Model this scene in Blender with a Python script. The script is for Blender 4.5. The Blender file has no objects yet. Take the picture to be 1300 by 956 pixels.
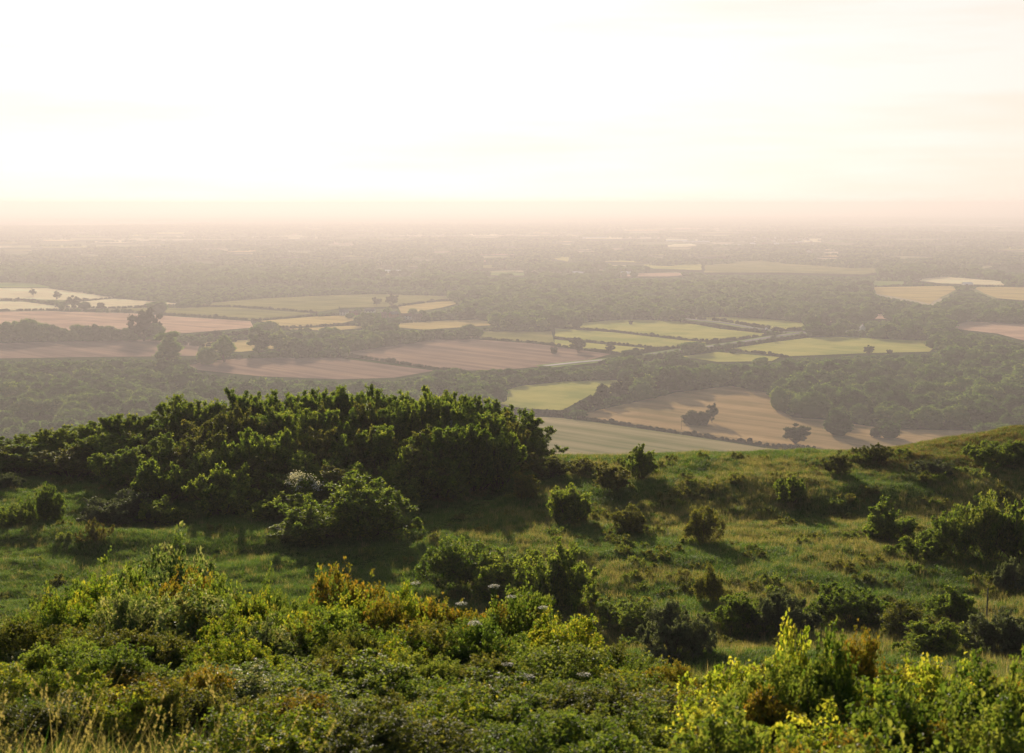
import bpy, math, random
import numpy as np
from mathutils import Vector

# ------------------------------------------------------------------ camera, sky, sun, exposure
scene = bpy.context.scene
C = scene.collection
CAMZ = 165.0
FPX = 1805.0
PITCH = math.atan(220.0 / FPX)
cam_d = bpy.data.cameras.new('camera')
cam = bpy.data.objects.new('camera', cam_d); C.objects.link(cam)
cam.location = (0, 0, CAMZ)
cam.rotation_euler = (math.pi / 2 - PITCH, 0, 0)
cam_d.sensor_width = 36.0
cam_d.lens = FPX * 36.0 / 1300.0
cam_d.clip_start = 0.1
cam_d.clip_end = 200000.0
cam_d.dof.use_dof = True
cam_d.dof.focus_distance = 75.0
cam_d.dof.aperture_fstop = 5.6
scene.camera = cam

SUN_EL, SUN_AZ = math.radians(13.0), math.radians(-9.0)     # azimuth from +Y, clockwise
world = bpy.data.worlds.new('World'); scene.world = world
world.use_nodes = True
wn = world.node_tree; wn.nodes.clear()
w_out = wn.nodes.new('ShaderNodeOutputWorld'); w_bg = wn.nodes.new('ShaderNodeBackground')
w_sky = wn.nodes.new('ShaderNodeTexSky'); w_sky.sky_type = 'NISHITA'
w_sky.sun_disc = False
w_sky.sun_elevation = SUN_EL
w_sky.sun_rotation = SUN_AZ
w_sky.altitude = 200.0
w_sky.air_density = 1.0
w_sky.dust_density = 1.2
w_sky.ozone_density = 1.0
# thin high cloud streaks, mixed into the sky
w_tc = wn.nodes.new('ShaderNodeTexCoord')
w_map = wn.nodes.new('ShaderNodeMapping'); w_map.inputs['Scale'].default_value = (1.6, 1.6, 16.0)
w_map.inputs['Rotation'].default_value = (0.0, math.radians(3), 0.0)
w_ns = wn.nodes.new('ShaderNodeTexNoise'); w_ns.inputs['Scale'].default_value = 2.2
w_ns.inputs['Detail'].default_value = 7.0; w_ns.inputs['Roughness'].default_value = 0.55
w_rp = wn.nodes.new('ShaderNodeMapRange')
w_rp.inputs['From Min'].default_value = 0.42; w_rp.inputs['From Max'].default_value = 0.72
w_mx = wn.nodes.new('ShaderNodeMix'); w_mx.data_type = 'RGBA'; w_mx.blend_type = 'MULTIPLY'
w_mx.inputs[7].default_value = (0.9, 0.86, 0.84, 1)
wn.links.new(w_tc.outputs['Generated'], w_map.inputs['Vector'])
wn.links.new(w_map.outputs[0], w_ns.inputs['Vector'])
wn.links.new(w_ns.outputs['Fac'], w_rp.inputs['Value'])
wn.links.new(w_rp.outputs[0], w_mx.inputs['Factor'])
wn.links.new(w_sky.outputs[0], w_mx.inputs[6])
w_nm = wn.nodes.new('ShaderNodeVectorMath'); w_nm.operation = 'NORMALIZE'
w_dot = wn.nodes.new('ShaderNodeVectorMath'); w_dot.operation = 'DOT_PRODUCT'
w_dot.inputs[1].default_value = (math.sin(SUN_AZ) * math.cos(SUN_EL), math.cos(SUN_AZ) * math.cos(SUN_EL), math.sin(SUN_EL))
wn.links.new(w_tc.outputs['Generated'], w_nm.inputs[0]); wn.links.new(w_nm.outputs[0], w_dot.inputs[0])
w_mr = wn.nodes.new('ShaderNodeMapRange'); w_mr.interpolation_type = 'SMOOTHSTEP'
w_mr.inputs['From Min'].default_value = 0.58; w_mr.inputs['From Max'].default_value = 0.87
w_mr.inputs['To Max'].default_value = 0.93
wn.links.new(w_dot.outputs['Value'], w_mr.inputs['Value'])
w_veil = wn.nodes.new('ShaderNodeMix'); w_veil.data_type = 'RGBA'       # veil colour, creamier in the cloud streaks
w_veil.inputs[6].default_value = (10.6, 10.4, 10.3, 1); w_veil.inputs[7].default_value = (10.0, 8.9, 7.9, 1)
w_m2 = wn.nodes.new('ShaderNodeMapRange'); w_m2.inputs['From Min'].default_value = 0.985; w_m2.inputs['From Max'].default_value = 0.87
w_m2.inputs['To Max'].default_value = 0.62; wn.links.new(w_dot.outputs['Value'], w_m2.inputs['Value'])
w_ad = wn.nodes.new('ShaderNodeMath'); w_ad.operation = 'MULTIPLY_ADD'; w_ad.inputs[1].default_value = 0.65; w_ad.use_clamp = True
wn.links.new(w_rp.outputs[0], w_ad.inputs[0]); wn.links.new(w_m2.outputs[0], w_ad.inputs[2])
wn.links.new(w_ad.outputs[0], w_veil.inputs['Factor'])
w_fin = wn.nodes.new('ShaderNodeMix'); w_fin.data_type = 'RGBA'
wn.links.new(w_mr.outputs[0], w_fin.inputs['Factor'])
wn.links.new(w_mx.outputs[2], w_fin.inputs[6]); wn.links.new(w_veil.outputs[2], w_fin.inputs[7])
wn.links.new(w_fin.outputs[2], w_bg.inputs['Color'])
w_bg.inputs['Strength'].default_value = 0.06
wn.links.new(w_bg.outputs[0], w_out.inputs['Surface'])

sun_d = bpy.data.lights.new('sun', 'SUN'); sun_d.energy = 5.0; sun_d.angle = math.radians(0.6)
sun_d.color = (1.0, 0.85, 0.68)
sun = bpy.data.objects.new('sun', sun_d); C.objects.link(sun)
sdir = Vector((math.sin(SUN_AZ) * math.cos(SUN_EL), math.cos(SUN_AZ) * math.cos(SUN_EL), math.sin(SUN_EL)))
sun.rotation_euler = sdir.to_track_quat('Z', 'Y').to_euler()
sun.location = (0, 0, CAMZ + 200)

vs = scene.view_settings
vs.view_transform = 'Standard'; vs.look = 'None'; vs.exposure = 0.75; vs.gamma = 1.0
vs.use_curve_mapping = False
scene.cycles.use_denoising = True
scene.cycles.max_bounces = 6
scene.cycles.diffuse_bounces = 3
scene.cycles.transmission_bounces = 4
scene.cycles.volume_bounces = 0
scene.cycles.use_adaptive_sampling = True
scene.cycles.adaptive_threshold = 0.02

HAZE_DENSITY = 1.95e-4
HAZE_G = 0.30
HAZE_COLOR = (0.62, 0.583, 0.588, 1)

# ------------------------------------------------------------------ helpers
rng = np.random.default_rng(11)
random.seed(5)

def ray(px, py):
    cx, cy = (px - 650.0) / FPX, -(py - 478.0) / FPX
    c, s = math.cos(PITCH), math.sin(PITCH)
    return np.array([cx, c + cy * s, -s + cy * c])

def project(P):
    P = np.asarray(P, float); c, s = math.cos(PITCH), math.sin(PITCH)
    x, y, z = P[..., 0], P[..., 1], P[..., 2] - CAMZ
    dep = y * c - z * s; up = y * s + z * c
    return 650 + FPX * x / dep, 478 - FPX * up / dep

def plain_at(px, py, z=0.0):
    d = ray(px, py); t = (z - CAMZ) / d[2]
    return np.array([d[0] * t, d[1] * t, z])

def hash2(ix, iy, seed):
    n = (ix.astype(np.int64) * 374761393 + iy.astype(np.int64) * 668265263 + seed * 1442695041) & 0xFFFFFFFF
    n = ((n ^ (n >> 13)) * 1274126177) & 0xFFFFFFFF
    n = n ^ (n >> 16)
    return (n & 0xFFFFFF) / float(0xFFFFFF)

def vnoise(x, y, seed=0):
    x = np.asarray(x, float); y = np.asarray(y, float)
    ix, iy = np.floor(x), np.floor(y); fx, fy = x - ix, y - iy
    fx = fx * fx * (3 - 2 * fx); fy = fy * fy * (3 - 2 * fy)
    a = hash2(ix, iy, seed); b = hash2(ix + 1, iy, seed); c = hash2(ix, iy + 1, seed); d = hash2(ix + 1, iy + 1, seed)
    return (a * (1 - fx) + b * fx) * (1 - fy) + (c * (1 - fx) + d * fx) * fy

def fbm(x, y, seed=0, oct=4):
    s = 0; a = 0.5; t = 0
    for k in range(oct):
        s = s + a * vnoise(x * 2 ** k + 17.3 * k, y * 2 ** k - 9.1 * k, seed + k); t += a; a *= 0.5
    return s / t

def mk_mesh(name, V, faces, mats, tint=None, midx=None, smooth=False):
    """faces: list of integer arrays (n,k)."""
    me = bpy.data.meshes.new(name)
    V = np.asarray(V, np.float32)
    faces = [np.asarray(f, np.int32) for f in faces if len(f)]
    me.vertices.add(len(V)); me.vertices.foreach_set('co', V.ravel())
    loops = np.concatenate([f.ravel() for f in faces])
    tot = np.concatenate([np.full(len(f), f.shape[1], np.int32) for f in faces])
    st = np.concatenate([[0], np.cumsum(tot)[:-1]]).astype(np.int32)
    me.loops.add(len(loops)); me.loops.foreach_set('vertex_index', loops)
    me.polygons.add(len(tot)); me.polygons.foreach_set('loop_start', st)
    me.polygons.foreach_set('loop_total', tot)
    if midx is not None: me.polygons.foreach_set('material_index', np.asarray(midx, np.int32))
    me.polygons.foreach_set('use_smooth', np.full(len(tot), smooth, bool))
    if tint is not None:
        at = me.attributes.new('tint', 'FLOAT', 'POINT'); at.data.foreach_set('value', np.asarray(tint, np.float32))
    for m in mats: me.materials.append(m)
    me.update(calc_edges=True); me.validate()
    return me

def link(name, me, parent=None, loc=None, rz=0.0, scl=1.0):
    o = bpy.data.objects.new(name, me); C.objects.link(o)
    if parent: o.parent = parent
    if loc is not None: o.location = [float(v) for v in loc]
    o.rotation_euler = (0, 0, rz)
    o.scale = (scl, scl, scl) if np.isscalar(scl) else scl
    return o

def tag(o, label=None, cat=None, group=None, kind=None):
    if label: o['label'] = label
    if cat: o['category'] = cat
    if group: o['group'] = group
    if kind: o['kind'] = kind
    return o

# ------------------------------------------------------------------ materials
def new_mat(name):
    m = bpy.data.materials.new(name); m.use_nodes = True
    nt = m.node_tree; nt.nodes.clear()
    return m, nt, nt.nodes.new('ShaderNodeOutputMaterial')

def ramp(nt, cols, pos=None):
    r = nt.nodes.new('ShaderNodeValToRGB'); el = r.color_ramp.elements
    n = len(cols); pos = pos or [i / (n - 1) for i in range(n)]
    while len(el) < n: el.new(0.5)
    for e, c, p in zip(el, cols, pos): e.position = p; e.color = (*c, 1)
    return r

def leaf_mat(name, cols, trans=0.45, rough=0.62, tgain=1.75, spec=0.14, pos=None, vary=0.35):
    m, nt, out = new_mat(name)
    at = nt.nodes.new('ShaderNodeAttribute'); at.attribute_name = 'tint'
    oi = nt.nodes.new('ShaderNodeObjectInfo')
    ad = nt.nodes.new('ShaderNodeMath'); ad.operation = 'MULTIPLY_ADD'
    ad.inputs[1].default_value = vary; nt.links.new(oi.outputs['Random'], ad.inputs[0])
    nt.links.new(at.outputs['Fac'], ad.inputs[2])
    sb = nt.nodes.new('ShaderNodeMath'); sb.operation = 'SUBTRACT'; sb.inputs[1].default_value = vary * 0.5
    nt.links.new(ad.outputs[0], sb.inputs[0])
    r = ramp(nt, cols, pos); nt.links.new(sb.outputs[0], r.inputs[0])
    bs = nt.nodes.new('ShaderNodeBsdfPrincipled'); bs.inputs['Roughness'].default_value = rough
    bs.inputs['Specular IOR Level'].default_value = spec
    nt.links.new(r.outputs[0], bs.inputs['Base Color'])
    tr = nt.nodes.new('ShaderNodeBsdfTranslucent')
    mu = nt.nodes.new('ShaderNodeMix'); mu.data_type = 'RGBA'; mu.blend_type = 'MULTIPLY'; mu.inputs['Factor'].default_value = 1
    mu.inputs[7].default_value = (tgain * 1.15, tgain * 1.1, tgain * 0.55, 1)
    nt.links.new(r.outputs[0], mu.inputs[6]); nt.links.new(mu.outputs[2], tr.inputs['Color'])
    mx = nt.nodes.new('ShaderNodeMixShader'); mx.inputs[0].default_value = trans
    nt.links.new(bs.outputs[0], mx.inputs[1]); nt.links.new(tr.outputs[0], mx.inputs[2])
    nt.links.new(mx.outputs[0], out.inputs['Surface'])
    return m

def plain_mat(name, col, rough=0.85, spec=0.2, var=0.0, vscale=5.0, col2=None):
    m, nt, out = new_mat(name)
    bs = nt.nodes.new('ShaderNodeBsdfPrincipled'); bs.inputs['Roughness'].default_value = rough
    bs.inputs['Specular IOR Level'].default_value = spec
    c2 = col2 or tuple(c * (1 - var) for c in col)
    tc = nt.nodes.new('ShaderNodeTexCoord'); ns = nt.nodes.new('ShaderNodeTexNoise')
    ns.inputs['Scale'].default_value = vscale; ns.inputs['Detail'].default_value = 5
    nt.links.new(tc.outputs['Object'], ns.inputs['Vector'])
    r = ramp(nt, [c2, col], [0.35, 0.65]); nt.links.new(ns.outputs['Fac'], r.inputs[0])
    nt.links.new(r.outputs[0], bs.inputs['Base Color']); nt.links.new(bs.outputs[0], out.inputs['Surface'])
    return m

def field_mat(name, cols, ang, stripe=0.45, period=8.0, patch=70.0, mott=0.5):
    """crop field: drill lines running along a direction, mottled with broad patches"""
    m, nt, out = new_mat(name)
    bs = nt.nodes.new('ShaderNodeBsdfPrincipled'); bs.inputs['Roughness'].default_value = 0.9
    bs.inputs['Specular IOR Level'].default_value = 0.0
    geo = nt.nodes.new('ShaderNodeNewGeometry')
    mp = nt.nodes.new('ShaderNodeMapping'); mp.vector_type = 'POINT'
    mp.inputs['Rotation'].default_value = (0, 0, ang)
    nt.links.new(geo.outputs['Position'], mp.inputs['Vector'])
    sc = nt.nodes.new('ShaderNodeMapping'); sc.inputs['Scale'].default_value = (1.0 / 260, 0.4 / period, 1)
    nt.links.new(mp.outputs[0], sc.inputs['Vector'])
    st = nt.nodes.new('ShaderNodeTexNoise'); st.inputs['Scale'].default_value = 1.0; st.inputs['Detail'].default_value = 4
    st.inputs['Roughness'].default_value = 0.65
    nt.links.new(sc.outputs[0], st.inputs['Vector'])
    ns = nt.nodes.new('ShaderNodeTexNoise'); ns.inputs['Scale'].default_value = 1.0 / patch; ns.inputs['Detail'].default_value = 6
    ns.inputs['Roughness'].default_value = 0.6
    nt.links.new(geo.outputs['Position'], ns.inputs['Vector'])
    mx = nt.nodes.new('ShaderNodeMix'); mx.data_type = 'FLOAT'; mx.inputs['Factor'].default_value = stripe
    nt.links.new(ns.outputs['Fac'], mx.inputs[2]); nt.links.new(st.outputs['Fac'], mx.inputs[3])
    r = ramp(nt, cols, [0.5 - 0.13 * mott - .03] + ([0.5] if len(cols) == 3 else []) + [0.5 + 0.16 * mott + .03])
    nt.links.new(mx.outputs[0], r.inputs[0])
    nt.links.new(r.outputs[0], bs.inputs['Base Color'])
    bp = nt.nodes.new('ShaderNodeBump'); bp.inputs['Strength'].default_value = 0.25; bp.inputs['Distance'].default_value = 0.6
    nt.links.new(st.outputs['Fac'], bp.inputs['Height']); nt.links.new(bp.outputs[0], bs.inputs['Normal'])
    nt.links.new(bs.outputs[0], out.inputs['Surface'])
    return m

M = {}
M['bark'] = plain_mat('bark', (0.12, 0.09, 0.065), var=0.5, vscale=8)
M['twig'] = plain_mat('twig', (0.10, 0.075, 0.05), var=0.4, vscale=12)
M['stake'] = plain_mat('stake_wood', (0.20, 0.17, 0.13), var=0.4, vscale=12)
M['tree'] = leaf_mat('tree_leaves', [(0.030, 0.070, 0.018), (0.066, 0.130, 0.028), (0.108, 0.185, 0.038), (0.19, 0.245, 0.06)], trans=0.35, tgain=2.0, vary=0.8, spec=0.0, rough=.9)
M['oak'] = leaf_mat('oak_leaves', [(0.018, 0.032, 0.010), (0.036, 0.055, 0.014), (0.06, 0.078, 0.02)], trans=0.3, spec=0.0, rough=.9)
M['hedge'] = leaf_mat('hedge_leaves', [(0.025, 0.038, 0.014), (0.05, 0.065, 0.022), (0.075, 0.085, 0.03)], trans=0.3, spec=0.0, rough=.9)
M['thorn'] = leaf_mat('thorn_leaves', [(0.032, 0.060, 0.012), (0.062, 0.103, 0.018), (0.108, 0.148, 0.025), (0.18, 0.205, 0.04)], trans=0.5, vary=0.3, tgain=2.0)
M['olive'] = leaf_mat('olive_leaves', [(0.035, 0.050, 0.012), (0.065, 0.085, 0.018), (0.11, 0.12, 0.026), (0.18, 0.16, 0.04)], trans=0.42)
M['grey'] = leaf_mat('grey_leaves', [(0.045, 0.06, 0.032), (0.075, 0.095, 0.05), (0.12, 0.14, 0.08)], trans=0.35)
M['bright'] = leaf_mat('bright_leaves', [(0.04, 0.078, 0.014), (0.078, 0.125, 0.022), (0.135, 0.175, 0.034), (0.21, 0.225, 0.055)], trans=0.45, tgain=1.6)
M['yellow'] = leaf_mat('yellow_leaves', [(0.05, 0.10, 0.012), (0.10, 0.16, 0.018), (0.18, 0.21, 0.025), (0.33, 0.29, 0.04)], trans=0.5, tgain=1.6, vary=.2)
M['amber'] = leaf_mat('amber_leaves', [(0.04, 0.07, 0.014), (0.12, 0.13, 0.02), (0.22, 0.185, 0.028), (0.27, 0.15, 0.03)], trans=0.45, tgain=1.45, vary=.15)
M['bramble'] = leaf_mat('bramble_leaves', [(0.035, 0.075, 0.018), (0.075, 0.12, 0.032), (0.13, 0.165, 0.055), (0.30, 0.29, 0.15)], trans=0.38, rough=0.55, spec=0.2)
M['russet'] = leaf_mat('russet_leaves', [(0.05, 0.075, 0.018), (0.10, 0.10, 0.025), (0.20, 0.14, 0.035)], trans=0.4)
M['petal'] = leaf_mat('flower_petals', [(0.55, 0.52, 0.42), (0.75, 0.73, 0.64)], trans=0.3, tgain=1.0)
M['grass'] = leaf_mat('grass_blades', [(0.036, 0.085, 0.014), (0.064, 0.125, 0.022), (0.095, 0.155, 0.032), (0.17, 0.19, 0.06)], trans=0.45, vary=0.5, rough=0.6)
M['heath'] = leaf_mat('heath_grass_blades', [(0.07, 0.06, 0.02), (0.13, 0.09, 0.035), (0.20, 0.14, 0.06)], trans=0.35, vary=0.4, spec=0.0)
M['lemon'] = leaf_mat('lemon_leaves', [(0.07, 0.13, 0.014), (0.14, 0.20, 0.022), (0.25, 0.28, 0.035), (0.40, 0.36, 0.06)], trans=0.5, tgain=1.7, vary=.2)
M['hay'] = leaf_mat('dry_grass_blades', [(0.10, 0.11, 0.035), (0.20, 0.18, 0.075), (0.32, 0.26, 0.13)], trans=0.4, vary=0.4, rough=0.6)
M['render_wall'] = plain_mat('house_render', (0.72, 0.69, 0.62), var=0.08, vscale=1)
M['brick'] = plain_mat('house_brick', (0.33, 0.17, 0.12), var=0.3, vscale=3)
M['tile'] = plain_mat('roof_tile', (0.22, 0.12, 0.09), var=0.35, vscale=3)
M['slate'] = plain_mat('roof_slate', (0.20, 0.20, 0.21), var=0.3, vscale=3)
M['tin'] = plain_mat('sheet_roof', (0.70, 0.70, 0.68), rough=0.35, spec=0.5, var=0.1, vscale=1)
M['glass'] = plain_mat('window_glass', (0.03, 0.035, 0.04), rough=0.1, spec=0.6)
M['road'] = plain_mat('road_surface', (0.13, 0.125, 0.12), rough=0.8, spec=0.05, var=0.2, vscale=0.05)
M['paint'] = plain_mat('white_vehicle_paint', (0.8, 0.8, 0.8), rough=0.3, spec=0.5)
M['rubber'] = plain_mat('tyre_rubber', (0.02, 0.02, 0.02))

# hill turf: greens, dry brown grass on the crest, worn patches
def turf_mat():
    m, nt, out = new_mat('turf')
    bs = nt.nodes.new('ShaderNodeBsdfPrincipled'); bs.inputs['Roughness'].default_value = 0.95
    bs.inputs['Specular IOR Level'].default_value = 0.0
    geo = nt.nodes.new('ShaderNodeNewGeometry')
    n1 = nt.nodes.new('ShaderNodeTexNoise'); n1.inputs['Scale'].default_value = 0.16; n1.inputs['Detail'].default_value = 8
    n1.inputs['Roughness'].default_value = 0.65
    n2 = nt.nodes.new('ShaderNodeTexNoise'); n2.inputs['Scale'].default_value = 3.0; n2.inputs['Detail'].default_value = 8
    n2.inputs['Roughness'].default_value = 0.7
    for n in (n1, n2): nt.links.new(geo.outputs['Position'], n.inputs['Vector'])
    r1 = ramp(nt, [(0.040, 0.075, 0.016), (0.065, 0.10, 0.022), (0.13, 0.13, 0.045)], [0.38, 0.52, 0.7])
    r2 = ramp(nt, [(0.5, 0.5, 0.5), (1.4, 1.35, 1.2)], [0.3, 0.7])
    nt.links.new(n1.outputs['Fac'], r1.inputs[0]); nt.links.new(n2.outputs['Fac'], r2.inputs[0])
    mu = nt.nodes.new('ShaderNodeMix'); mu.data_type = 'RGBA'; mu.blend_type = 'MULTIPLY'; mu.inputs['Factor'].default_value = 1
    nt.links.new(r1.outputs[0], mu.inputs[6]); nt.links.new(r2.outputs[0], mu.inputs[7])
    at = nt.nodes.new('ShaderNodeAttribute'); at.attribute_name = 'tint'      # dry heathy crest
    mx = nt.nodes.new('ShaderNodeMix'); mx.data_type = 'RGBA'; mx.inputs[7].default_value = (0.15, 0.095, 0.04, 1)
    nt.links.new(at.outputs['Fac'], mx.inputs['Factor']); nt.links.new(mu.outputs[2], mx.inputs[6])
    nt.links.new(mx.outputs[2], bs.inputs['Base Color'])
    bp = nt.nodes.new('ShaderNodeBump'); bp.inputs['Strength'].default_value = 0.9; bp.inputs['Distance'].default_value = 0.25
    nt.links.new(n2.outputs['Fac'], bp.inputs['Height']); nt.links.new(bp.outputs[0], bs.inputs['Normal'])
    nt.links.new(bs.outputs[0], out.inputs['Surface'])
    return m
M['turf'] = turf_mat()

def plain_ground_mat():
    m, nt, out = new_mat('plain_ground')
    bs = nt.nodes.new('ShaderNodeBsdfPrincipled'); bs.inputs['Roughness'].default_value = 0.95
    bs.inputs['Specular IOR Level'].default_value = 0.0
    geo = nt.nodes.new('ShaderNodeNewGeometry')
    vo = nt.nodes.new('ShaderNodeTexVoronoi'); vo.inputs['Scale'].default_value = 1 / 320.0
    vo.inputs['Randomness'].default_value = 0.85
    nt.links.new(geo.outputs['Position'], vo.inputs['Vector'])
    sp = nt.nodes.new('ShaderNodeSeparateColor'); nt.links.new(vo.outputs['Color'], sp.inputs[0])
    r = ramp(nt, [(0.035, 0.05, 0.02), (0.05, 0.07, 0.025), (0.15, 0.18, 0.065), (0.32, 0.30, 0.13), (0.48, 0.40, 0.26)], [0.0, 0.4, 0.6, 0.78, 1.0])
    nt.links.new(sp.outputs[0], r.inputs[0])
    ns = nt.nodes.new('ShaderNodeTexNoise'); ns.inputs['Scale'].default_value = 1 / 25.0; ns.inputs['Detail'].default_value = 6
    nt.links.new(geo.outputs['Position'], ns.inputs['Vector'])
    r2 = ramp(nt, [(0.75, 0.75, 0.75), (1.2, 1.2, 1.2)], [0.3, 0.7]); nt.links.new(ns.outputs['Fac'], r2.inputs[0])
    # woodland floor near the hill
    sx = nt.nodes.new('ShaderNodeSeparateXYZ'); nt.links.new(geo.outputs['Position'], sx.inputs[0])
    mr = nt.nodes.new('ShaderNodeMapRange'); mr.inputs['From Min'].default_value = 2100; mr.inputs['From Max'].default_value = 2300
    nt.links.new(sx.outputs['Y'], mr.inputs['Value'])
    fl = nt.nodes.new('ShaderNodeMix'); fl.data_type = 'RGBA'; fl.inputs[6].default_value = (0.05, 0.07, 0.025, 1)
    nt.links.new(mr.outputs[0], fl.inputs['Factor']); nt.links.new(r.outputs[0], fl.inputs[7])
    mu = nt.nodes.new('ShaderNodeMix'); mu.data_type = 'RGBA'; mu.blend_type = 'MULTIPLY'; mu.inputs['Factor'].default_value = 1
    nt.links.new(fl.outputs[2], mu.inputs[6]); nt.links.new(r2.outputs[0], mu.inputs[7])
    nt.links.new(mu.outputs[2], bs.inputs['Base Color']); nt.links.new(bs.outputs[0], out.inputs['Surface'])
    return m
M['plain'] = plain_ground_mat()

# ------------------------------------------------------------------ terrain
YK = np.array([-60, -10, 0, 8, 12, 20, 40, 55, 65, 75, 84, 92, 98, 104, 110, 120, 140, 250, 420, 600, 700], float)
ZB = np.array([8, 0.2, -1.65, -3.3, -4.3, -7.6, -14.2, -17.2, -17.8, -18.1, -18.45, -18.5, -18.55, -18.75, -20.2, -25, -38, -100, -158, -169, -172], float)
XK = np.array([-140, -60, -30, -10, 0, 8, 14, 22, 30, 38, 50, 80, 140], float)
ADJ = {
    -60: [0] * 13, -10: [0] * 13, 0: [0] * 13, 8: [0] * 13, 12: [0] * 13, 20: [0] * 13,
    40: [0, 0, 0, 0, 0, 0, 0, 0, .2, .4, 1, 2, 4],
    55: [0, 0, 0, 0, 0, 0, 0, 0, .2, .5, 1, 2.5, 5],
    65: [0, 0, 0, 0, 0, 0, -.1, 0, .2, .7, 1.4, 3, 6],
    75: [0, 0, 0, 0, 0, -.1, -.3, -.3, 0, .5, 1.5, 4, 7],
    84: [0, 0, 0, 0, 0, -.2, -.5, -.6, -.5, .2, 1.5, 5, 8],
    92: [0, 0, 0, 0, 0, .1, .5, .6, .6, 1.1, 2.4, 6, 10],
    98: [0, 0, 0, 0, 0, .3, .6, .7, .9, 1.7, 3.2, 7, 11],
    104: [0, 0, 0, 0, .1, .2, .2, .2, .9, 2.1, 3.8, 8, 12],
    110: [0, 0, 0, 0, 0, .1, .1, .1, .9, 2.3, 4.2, 9, 13],
    120: [0, 0, 0, 0, 0, .1, .1, .1, .8, 2.2, 4.2, 9, 13],
    140: [0, 0, 0, 0, 0, 0, 0, .4, 1.2, 2.6, 4.6, 9, 13],
    250: [0, 0, 0, 0, 0, 0, 0, 0, 0, 0, 2, 5, 8], 420: [0] * 13, 600: [0] * 13, 700: [0] * 13}
TAB = np.array([np.array(ADJ[int(y)], float) + z for y, z in zip(YK, ZB)])       # (Y, X)

def pchip(xk, yk, x):
    h = np.diff(xk)[:, None] if yk.ndim == 2 else np.diff(xk)
    d = np.diff(yk, axis=0) / h
    m = np.zeros_like(yk)
    w1 = 2 * h[1:] + h[:-1]; w2 = h[1:] + 2 * h[:-1]
    ok = d[:-1] * d[1:] > 0
    with np.errstate(divide='ignore', invalid='ignore'):
        m[1:-1] = np.where(ok, (w1 + w2) / (w1 / np.where(ok, d[:-1], 1) + w2 / np.where(ok, d[1:], 1)), 0)
    m[0], m[-1] = d[0], d[-1]
    i = np.clip(np.searchsorted(xk, x) - 1, 0, len(xk) - 2)
    hh = (xk[i + 1] - xk[i]); t = (x - xk[i]) / hh
    if yk.ndim == 2: t = t[:, None]; hh = hh[:, None]
    return ((1 + 2 * t) * (1 - t) ** 2 * yk[i] + t * (1 - t) ** 2 * hh * m[i] + t * t * (3 - 2 * t) * yk[i + 1] + t * t * (t - 1) * hh * m[i + 1])

GY = np.arange(-60, 701, 1.0); GX = np.arange(-140, 141, 1.0)
A1 = pchip(YK, TAB, GY)                              # (GY, XK)
TG = pchip(XK, A1.T.copy(), GX).T                    # (GY, GX)
k = np.array([1, 3, 5, 3, 1], float); k /= k.sum()
TG2 = np.apply_along_axis(lambda v: np.convolve(np.pad(v, 2, 'edge'), k, 'valid'), 0, TG)
TG = np.apply_along_axis(lambda v: np.convolve(np.pad(v, 2, 'edge'), k, 'valid'), 1, TG2)

def hill(x, y):
    x = np.asarray(x, float); y = np.asarray(y, float)
    fx = np.clip(x, -140, 139.99) + 140; fy = np.clip(y, -60, 699.99) + 60
    ix = fx.astype(int); iy = fy.astype(int); tx = fx - ix; ty = fy - iy
    z = (TG[iy, ix] * (1 - tx) + TG[iy, ix + 1] * tx) * (1 - ty) + (TG[iy + 1, ix] * (1 - tx) + TG[iy + 1, ix + 1] * tx) * ty
    w = np.clip((y - 20) / 30, 0, 1)
    z = z + w * ((fbm(x / 7, y / 4.5, 3) - .5) * 0.95 + (fbm(x / 1.7, y / 1.4, 8, 3) - .5) * 0.30)
    z = z + (1 - w) * (fbm(x / 2, y / 2, 3) - .5) * 0.25
    return z + CAMZ

def near_at(px, py, y0=4.0):
    d = ray(px, py); ts = np.linspace(y0, 130, 3000) / d[1]
    P = d[None] * ts[:, None]; g = hill(P[:, 0], P[:, 1])
    below = (P[:, 2] + CAMZ) < g
    i = int(np.argmax(below)) if below.any() else len(ts) - 1
    return np.array([P[i, 0], P[i, 1], g[i]])

def grade(stops):
    out = []
    for a, b, s in stops: out.append(np.arange(a, b, s))
    return np.concatenate(out)

def sheet(name, xs, ys, zf, mat, tintf=None):
    X, Y = np.meshgrid(xs, ys); Z = zf(X, Y)
    V = np.stack([X, Y, Z], -1).reshape(-1, 3)
    nx, ny = len(xs), len(ys)
    i = np.arange(nx - 1)[None] + nx * np.arange(ny - 1)[:, None]; i = i.ravel()
    F = np.stack([i, i + 1, i + nx + 1, i + nx], -1)
    t = tintf(X, Y).ravel() if tintf else None
    return link(name, mk_mesh(name, V, [F], [mat], tint=t, smooth=True))

xs = np.concatenate([-grade([(55, 140, 2), (140, 900, 20)])[::-1], np.arange(-54.8, 54.9, .4), grade([(55, 140, 2), (140, 900, 20)])])
ys = np.concatenate([grade([(-60, 0, 3), (0, 50, 1.0), (50, 112, .32), (112, 200, 3), (200, 701, 12)])])
def dry(X, Y):
    t = np.clip((X - 22) / 18, 0, 1) * np.clip((Y - 92) / 8, 0, 1) * (0.35 + 0.9 * fbm(X / 3, Y / 3, 21))
    return np.clip(t, 0, 1)
hs = sheet('hillside', xs, ys, hill, M['turf'], dry)
tag(hs, kind='structure')

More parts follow.
